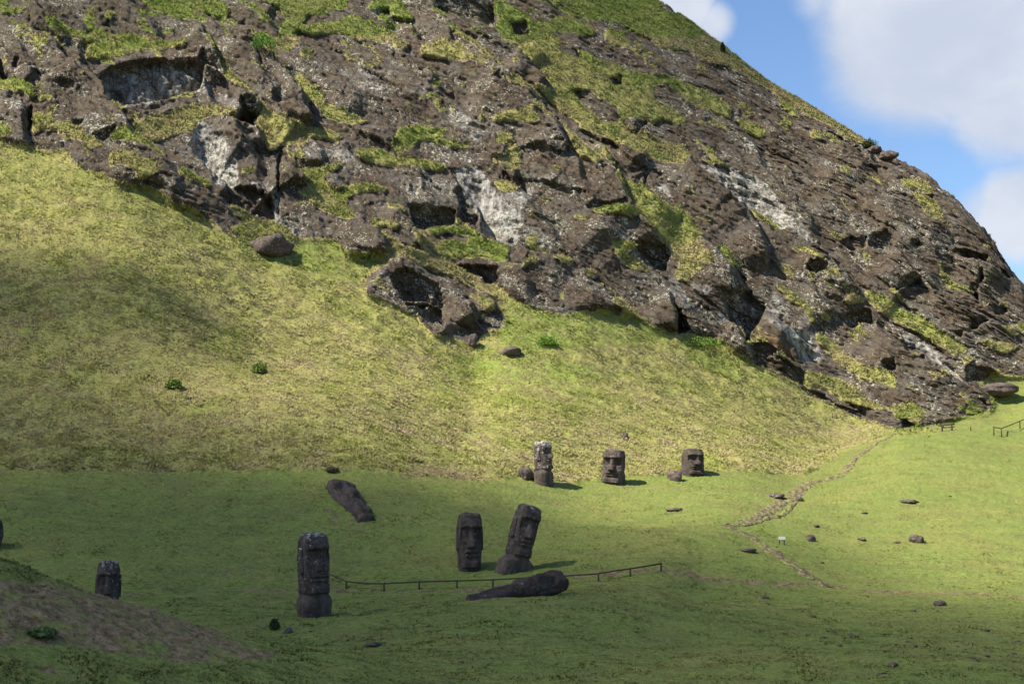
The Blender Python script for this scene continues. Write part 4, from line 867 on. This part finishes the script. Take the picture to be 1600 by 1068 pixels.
# ------------------------------------------------------------------ trail
def path_mat():
    m, t, b = new_mat('trail'); P = t.tc
    n = t.noise(P, 1.8, 6, .7); v = t.voronoi(P, 2.6)
    c = t.mix(t.ramp(v, .1, .5), (.33, .25, .16), (.12, .085, .055)); c = t.mix(t.math('MULTIPLY', t.ramp(n, .46, .58), .9), c, (.21, .22, .06))
    t.put(b.inputs['Base Color'], c); bumpn(t, b, t.math('ADD', n, t.math('MULTIPLY', v, -.8)), 1, .18); return m
def ribbon(name, pxs, widths, seed):
    q = [at_pixel(x, y) for x, y in pxs]; P = []; Wd = []
    for i in range(len(q) - 1):
        L = (q[i + 1] - q[i]).length; n = max(2, int(L / .18))
        for k in range(n):
            f = k / n; f2 = f; P.append(q[i].lerp(q[i + 1], f2)); Wd.append(widths[i] * (1 - f) + widths[i + 1] * f)
    A_ = np.array([tuple(p) for p in P]); 
    for ax in (0, 1):
        kern = np.ones(9) / 9; A_[:, ax] = np.convolve(np.pad(A_[:, ax], 4, mode='edge'), kern, 'valid')
    tg = np.gradient(A_[:, :2], axis=0); tg /= np.linalg.norm(tg, axis=1)[:, None] + 1e-9
    nn = 13; V_ = []; F_ = []
    for i in range(len(A_)):
        for j in range(nn):
            s = (j / (nn - 1) - .5) * Wd[i] * (1 + .3 * math.sin(i * .37 + seed) * math.sin(i * .11))
            x = A_[i, 0] - tg[i, 1] * s; y = A_[i, 1] + tg[i, 0] * s; V_.append([x, y, height(x, y)])
    V_ = np.array(V_); nz = fbm(V_, .7, 3, .6, off=seed); stepz = .07 * np.abs((np.repeat(np.arange(len(A_)), nn) * .35 + nz) % 1.0)
    edge_ = np.tile(np.abs(np.linspace(-1, 1, nn)), len(A_)); V_[:, 2] += .05 + .08 * nz * (1 - edge_) + stepz * (1 - edge_) - .16 * sstep(.7, 1, edge_)
    for i in range(len(A_) - 1):
        for j in range(nn - 1): F_.append((i * nn + j, i * nn + j + 1, (i + 1) * nn + j + 1, (i + 1) * nn + j))
    o = mesh_obj(name, V_, F_, M_path); o['kind'] = 'structure'; return o
M_path = path_mat()
ribbon('path', [(1403,674),(1370,690),(1338,712),(1318,738),(1300,746),(1262,752),(1240,775),(1215,790),(1180,808),(1134,820)], [.7, .9, 1.1, 1.2, 1.3, 1.4, 1.5, 1.3, 1.1, 1.0], 1)
ribbon('path', [(1130,819),(1165,833),(1205,858),(1245,885),(1275,903),(1304,917)], [1.0, 1.1, 1.1, 1.0, .9, .7], 2)
ribbon('path', [(1245,780),(1235,795),(1215,806),(1180,815),(1150,820)], [.5, .5, .5, .5, .4], 3)

# ------------------------------------------------------------------ grass: tufts as real blades
def tuft_mat(name):
    m, t, b = new_mat(name)
    c = t.attr('tint'); t.put(b.inputs['Base Color'], c); gnv = t.attr('upward', 'Vector'); t.put(b.inputs['Normal'], gnv)
    tr = t.node('ShaderNodeBsdfTranslucent'); t.put(tr.inputs[0], c); t.put(tr.inputs['Normal'], gnv)
    mx = t.node('ShaderNodeMixShader'); mx.inputs[0].default_value = .12; t.l.new(b.outputs[0], mx.inputs[1]); t.l.new(tr.outputs[0], mx.inputs[2])
    out = [n for n in t.n if n.type == 'OUTPUT_MATERIAL'][0]; t.l.new(mx.outputs[0], out.inputs[0]); return m
M_tuft = tuft_mat('grass_blades')
def pick(n, weight):
    """n cells of the land chosen by weight; returns row, column and points inside the cells"""
    w_ = (weight * fine)[:-1, :-1].copy(); w_[:rowidx[1]] = 0; w_[RIDGE + 10:] = 0
    d1 = PN[1:, :-1] - PN[:-1, :-1]; d2 = PN[:-1, 1:] - PN[:-1, :-1]
    area = np.linalg.norm(np.cross(d1, d2), axis=-1); depth_ = PN[:-1, :-1, 1]
    w_ = w_ * np.minimum(area, .5) / (depth_ / 100) ** 1.5
    w_ *= (V[:-1, :-1] > -20) & (V[:-1, :-1] < 1085) & (U[:-1, :-1] > -145) & (U[:-1, :-1] < 1745)
    c_ = np.cumsum(w_.ravel()); k = np.searchsorted(c_, rng.random(n) * c_[-1]); i, j = np.unravel_index(k, w_.shape)
    fu, fv = rng.random((2, n, 1)); nn_ = np.cross(P0[i, j + 1] - P0[i, j], P0[i + 1, j] - P0[i, j]); nn_ /= np.linalg.norm(nn_, axis=1)[:, None]
    return i, j, PN[i, j] + d1[i, j] * fu + d2[i, j] * fv, nn_
def tufts(name, label, n, weight, hgt, spread, blades, lush, drycol, width):
    i, j, Pt, gn_ = pick(n, weight); gn_ = gn_ + rng.normal(size=gn_.shape) * .22; gn_ /= np.linalg.norm(gn_, axis=1)[:, None]; g = np.clip(green[i, j] + .45 * fbm(Pt, 3.0, 3, .6, off=151) + .35 * fbm(Pt, 9.0, 2, .6, off=161), 0, 1)
    so = np.clip(sl_[i, j], 0, 1); g = g * (1 - .7 * so)
    hh = hgt * (0.55 + .9 * rng.random(n)) * (1 + .5 * fbm(Pt, 1.5, 2, off=171)) * (1 - .4 * so)
    tri = np.zeros((n, blades, 3, 3), np.float32)
    for b in range(blades):
        an = rng.random(n) * 2 * math.pi; off = spread * (rng.random(n) - .3)[:, None] * np.stack([np.cos(an), np.sin(an), 0 * an], -1)
        ln = np.stack([np.cos(an) * .45 + .25, np.sin(an) * .45, 0 * an + .8], -1) * (hh * (0.7 + .5 * rng.random(n)))[:, None]
        sd = np.stack([-np.sin(an + .8), np.cos(an + .8), 0 * an], -1) * (width * (hh / hgt))[:, None]
        base = Pt + off - np.array([0, 0, .04]); tri[:, b, 0] = base - sd; tri[:, b, 1] = base + sd; tri[:, b, 2] = base + ln
    nv = n * blades * 3; me = bpy.data.meshes.new(name); me.vertices.add(nv); me.vertices.foreach_set('co', tri.ravel())
    me.loops.add(nv); me.loops.foreach_set('vertex_index', np.arange(nv, dtype=np.int32)); me.polygons.add(nv // 3)
    me.polygons.foreach_set('loop_start', np.arange(0, nv, 3, dtype=np.int32)); me.polygons.foreach_set('loop_total', np.full(nv // 3, 3, np.int32)); me.update()
    col = np.array(drycol)[None] * (1 - g)[:, None] + np.array(lush)[None] * g[:, None]
    col = col * (0.86 + .28 * rng.random((n, 1))); col[rng.random(n) < .06] *= np.array([.75, .62, .62])
    cc = np.repeat(np.concatenate([col, np.ones((n, 1))], 1), blades * 3, 0).astype(np.float32)
    at = me.attributes.new('tint', 'FLOAT_COLOR', 'POINT'); at.data.foreach_set('color', cc.ravel()); me.materials.append(M_tuft)
    at = me.attributes.new('upward', 'FLOAT_VECTOR', 'POINT'); at.data.foreach_set('vector', np.repeat(gn_, blades * 3, 0).astype(np.float32).ravel())
    o = bpy.data.objects.new(name, me); C.objects.link(o); o['kind'] = 'stuff'; tag(o, label, 'grass'); return o
gclean = (gmask > .5) * 1.0
hump = 0.35 + .9 * np.clip(.5 + fbm(P0, 1.8, 2, off=181), 0, 1)
tufts('tall_grass', 'tall yellow green grass over the open slope below the cliff', 240000, (1 - cz).clip(0, 1) * (tl > .5) * hump * gclean, .16, .22, 5, (.33, .365, .08), (.53, .43, .23), .034)
tufts('ledge_grass', 'grass growing on the ledges and gullies of the rock', 120000, cz * gclean, .27, .22, 5, (.26, .325, .060), (.45, .37, .16), .04)
tufts('lawn_grass', 'short grazed grass of the lawn around the statues', 340000, (tl <= .5) * (1 - .6 * sl_).clip(.1, 1) * (.6 + .4 * hump), .075, .14, 3, (.205, .245, .055), (.30, .26, .095), .026)

def bush(label, px, py, wpx, hpx, seed, col, group='green bushes on the slope'):
    p = at_pixel(px, py); k = p.y / F; wd, hg = wpx * k, hpx * k; n = 1400; r_ = np.random.default_rng(seed)
    root = empty('bush', p); tag(root, label, 'bush', group)
    mesh_obj('stem', *tube([Vector((0, 0, -.1)), Vector((.02, 0, hg * .6))], .03), M_wood, root)
    d = r_.normal(size=(n, 3)); d /= np.linalg.norm(d, axis=1)[:, None]; d[:, 2] = np.abs(d[:, 2]); rad = r_.random(n) ** .4 * (1 + .35 * fbm(d, .6, 2, off=seed))
    c = d * rad[:, None] * np.array([wd / 2, wd / 2, hg]) ; c[:, 2] += .05
    a = r_.normal(size=(n, 3)); a /= np.linalg.norm(a, axis=1)[:, None]; b = np.cross(a, r_.normal(size=(n, 3))); b /= np.linalg.norm(b, axis=1)[:, None]
    s = .09 * (0.6 + r_.random((n, 1))); T = np.stack([c - a * s, c + b * s * .5, c + a * s, c - b * s * .5], 1).reshape(-1, 3)
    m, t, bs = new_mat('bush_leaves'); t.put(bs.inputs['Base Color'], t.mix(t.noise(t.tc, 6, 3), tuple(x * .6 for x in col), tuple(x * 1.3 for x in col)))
    mesh_obj('foliage', T, np.arange(4 * n).reshape(-1, 4), m, root, False)
bush('small bright green bush on the open slope, the left of two', 270, 606, 26, 14, 1, (.17, .23, .05))
bush('small yellow green bush on the open slope, the right of two', 404, 583, 24, 16, 2, (.18, .23, .055))
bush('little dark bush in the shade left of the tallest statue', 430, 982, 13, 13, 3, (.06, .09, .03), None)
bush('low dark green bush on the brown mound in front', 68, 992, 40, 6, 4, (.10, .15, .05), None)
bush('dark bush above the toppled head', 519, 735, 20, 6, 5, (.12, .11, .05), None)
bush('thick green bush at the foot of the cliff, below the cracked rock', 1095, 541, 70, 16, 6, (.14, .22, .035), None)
bush('deep green bush high on the rock above the second slab', 411, 78, 46, 22, 7, (.10, .21, .03), None)
bush('green bush in the grass hollow right of the central outcrop', 855, 538, 36, 14, 8, (.16, .27, .04), None)
bush('spiky plant on the skyline at the top of the hill', 1129, 80, 8, 16, 9, (.03, .06, .02), None)
bush('dark grass bush on the skyline beside the perched rock', 1358, 231, 26, 12, 10, (.05, .07, .02), None)

# ------------------------------------------------------------------ unseen cloud overhead, its density shaped to shade the near lawn, slope and ridge
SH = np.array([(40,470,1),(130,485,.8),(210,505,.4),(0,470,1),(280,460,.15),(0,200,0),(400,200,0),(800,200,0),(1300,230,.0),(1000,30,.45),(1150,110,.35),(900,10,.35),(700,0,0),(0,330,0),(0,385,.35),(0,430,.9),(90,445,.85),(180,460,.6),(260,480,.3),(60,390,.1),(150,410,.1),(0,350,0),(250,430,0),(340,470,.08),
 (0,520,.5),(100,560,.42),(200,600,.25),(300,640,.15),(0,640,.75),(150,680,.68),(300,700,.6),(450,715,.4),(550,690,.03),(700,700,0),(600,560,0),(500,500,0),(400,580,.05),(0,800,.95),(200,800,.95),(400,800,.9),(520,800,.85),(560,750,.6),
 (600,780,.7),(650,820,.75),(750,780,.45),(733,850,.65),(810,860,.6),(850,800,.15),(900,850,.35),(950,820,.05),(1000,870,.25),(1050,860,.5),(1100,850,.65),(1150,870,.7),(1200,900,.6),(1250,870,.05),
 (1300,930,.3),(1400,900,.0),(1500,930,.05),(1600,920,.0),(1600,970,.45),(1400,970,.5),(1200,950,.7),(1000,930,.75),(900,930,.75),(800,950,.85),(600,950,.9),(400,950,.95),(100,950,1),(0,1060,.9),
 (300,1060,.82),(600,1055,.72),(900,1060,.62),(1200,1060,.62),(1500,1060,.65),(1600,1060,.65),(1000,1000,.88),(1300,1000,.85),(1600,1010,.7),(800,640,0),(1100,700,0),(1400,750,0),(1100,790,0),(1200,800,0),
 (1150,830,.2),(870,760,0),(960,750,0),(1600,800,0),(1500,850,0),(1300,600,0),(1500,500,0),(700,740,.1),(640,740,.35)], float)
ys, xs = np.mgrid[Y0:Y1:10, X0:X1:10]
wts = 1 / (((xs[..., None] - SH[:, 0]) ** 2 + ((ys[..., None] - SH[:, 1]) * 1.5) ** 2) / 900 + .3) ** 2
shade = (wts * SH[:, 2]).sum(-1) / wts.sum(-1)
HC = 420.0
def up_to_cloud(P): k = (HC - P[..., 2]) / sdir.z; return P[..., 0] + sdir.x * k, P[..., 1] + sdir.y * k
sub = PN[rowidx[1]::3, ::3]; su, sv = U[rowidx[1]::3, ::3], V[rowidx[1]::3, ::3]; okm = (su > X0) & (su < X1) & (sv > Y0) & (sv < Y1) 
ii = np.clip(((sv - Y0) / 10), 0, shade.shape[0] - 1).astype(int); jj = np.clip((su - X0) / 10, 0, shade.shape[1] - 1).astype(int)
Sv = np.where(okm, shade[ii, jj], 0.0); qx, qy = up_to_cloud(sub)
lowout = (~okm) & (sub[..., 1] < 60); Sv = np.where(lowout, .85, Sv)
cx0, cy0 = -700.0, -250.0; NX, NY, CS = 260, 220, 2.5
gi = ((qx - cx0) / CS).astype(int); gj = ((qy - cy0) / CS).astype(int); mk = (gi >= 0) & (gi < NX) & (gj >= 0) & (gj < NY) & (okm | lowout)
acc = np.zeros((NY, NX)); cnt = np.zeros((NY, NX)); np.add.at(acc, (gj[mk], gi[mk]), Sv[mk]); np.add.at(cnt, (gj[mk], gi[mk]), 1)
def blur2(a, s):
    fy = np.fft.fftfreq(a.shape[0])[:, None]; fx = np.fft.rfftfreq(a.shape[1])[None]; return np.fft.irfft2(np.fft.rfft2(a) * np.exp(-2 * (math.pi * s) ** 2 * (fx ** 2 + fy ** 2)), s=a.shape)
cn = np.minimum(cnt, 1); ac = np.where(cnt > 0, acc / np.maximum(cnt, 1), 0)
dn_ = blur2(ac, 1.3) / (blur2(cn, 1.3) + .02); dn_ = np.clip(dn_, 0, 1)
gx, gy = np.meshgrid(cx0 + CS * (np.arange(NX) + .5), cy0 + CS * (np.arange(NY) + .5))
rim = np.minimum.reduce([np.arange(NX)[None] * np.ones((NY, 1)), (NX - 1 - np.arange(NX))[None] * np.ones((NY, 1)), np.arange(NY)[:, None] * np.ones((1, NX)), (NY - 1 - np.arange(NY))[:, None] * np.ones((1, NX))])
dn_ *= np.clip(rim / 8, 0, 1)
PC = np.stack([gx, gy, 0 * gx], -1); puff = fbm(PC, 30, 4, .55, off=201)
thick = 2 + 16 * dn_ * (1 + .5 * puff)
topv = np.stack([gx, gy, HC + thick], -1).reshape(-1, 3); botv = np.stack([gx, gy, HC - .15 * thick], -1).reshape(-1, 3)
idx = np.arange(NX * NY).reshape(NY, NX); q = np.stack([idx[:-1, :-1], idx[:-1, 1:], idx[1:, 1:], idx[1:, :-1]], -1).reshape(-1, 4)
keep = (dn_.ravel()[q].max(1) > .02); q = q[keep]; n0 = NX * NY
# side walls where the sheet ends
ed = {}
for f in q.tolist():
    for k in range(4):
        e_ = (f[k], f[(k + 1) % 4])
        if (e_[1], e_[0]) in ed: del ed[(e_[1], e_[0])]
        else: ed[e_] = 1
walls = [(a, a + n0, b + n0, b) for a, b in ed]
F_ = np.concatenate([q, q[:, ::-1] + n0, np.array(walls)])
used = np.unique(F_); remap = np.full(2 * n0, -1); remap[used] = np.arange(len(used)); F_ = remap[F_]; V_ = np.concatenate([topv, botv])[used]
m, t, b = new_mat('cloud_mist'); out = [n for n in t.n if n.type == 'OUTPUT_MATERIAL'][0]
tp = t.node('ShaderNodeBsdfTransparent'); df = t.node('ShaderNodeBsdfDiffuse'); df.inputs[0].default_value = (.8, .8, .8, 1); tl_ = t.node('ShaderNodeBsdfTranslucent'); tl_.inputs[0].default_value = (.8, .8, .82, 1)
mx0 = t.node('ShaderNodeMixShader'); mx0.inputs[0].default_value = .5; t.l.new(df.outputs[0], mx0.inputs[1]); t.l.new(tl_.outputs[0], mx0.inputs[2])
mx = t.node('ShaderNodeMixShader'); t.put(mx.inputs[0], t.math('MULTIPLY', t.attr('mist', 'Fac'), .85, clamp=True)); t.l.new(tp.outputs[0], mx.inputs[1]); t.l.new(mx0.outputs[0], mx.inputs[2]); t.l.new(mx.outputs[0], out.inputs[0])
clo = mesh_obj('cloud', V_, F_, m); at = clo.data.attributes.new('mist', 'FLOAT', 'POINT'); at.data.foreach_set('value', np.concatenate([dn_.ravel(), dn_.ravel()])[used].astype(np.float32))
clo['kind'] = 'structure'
scene.cycles.transparent_max_bounces = 8; scene.cycles.max_bounces = 5
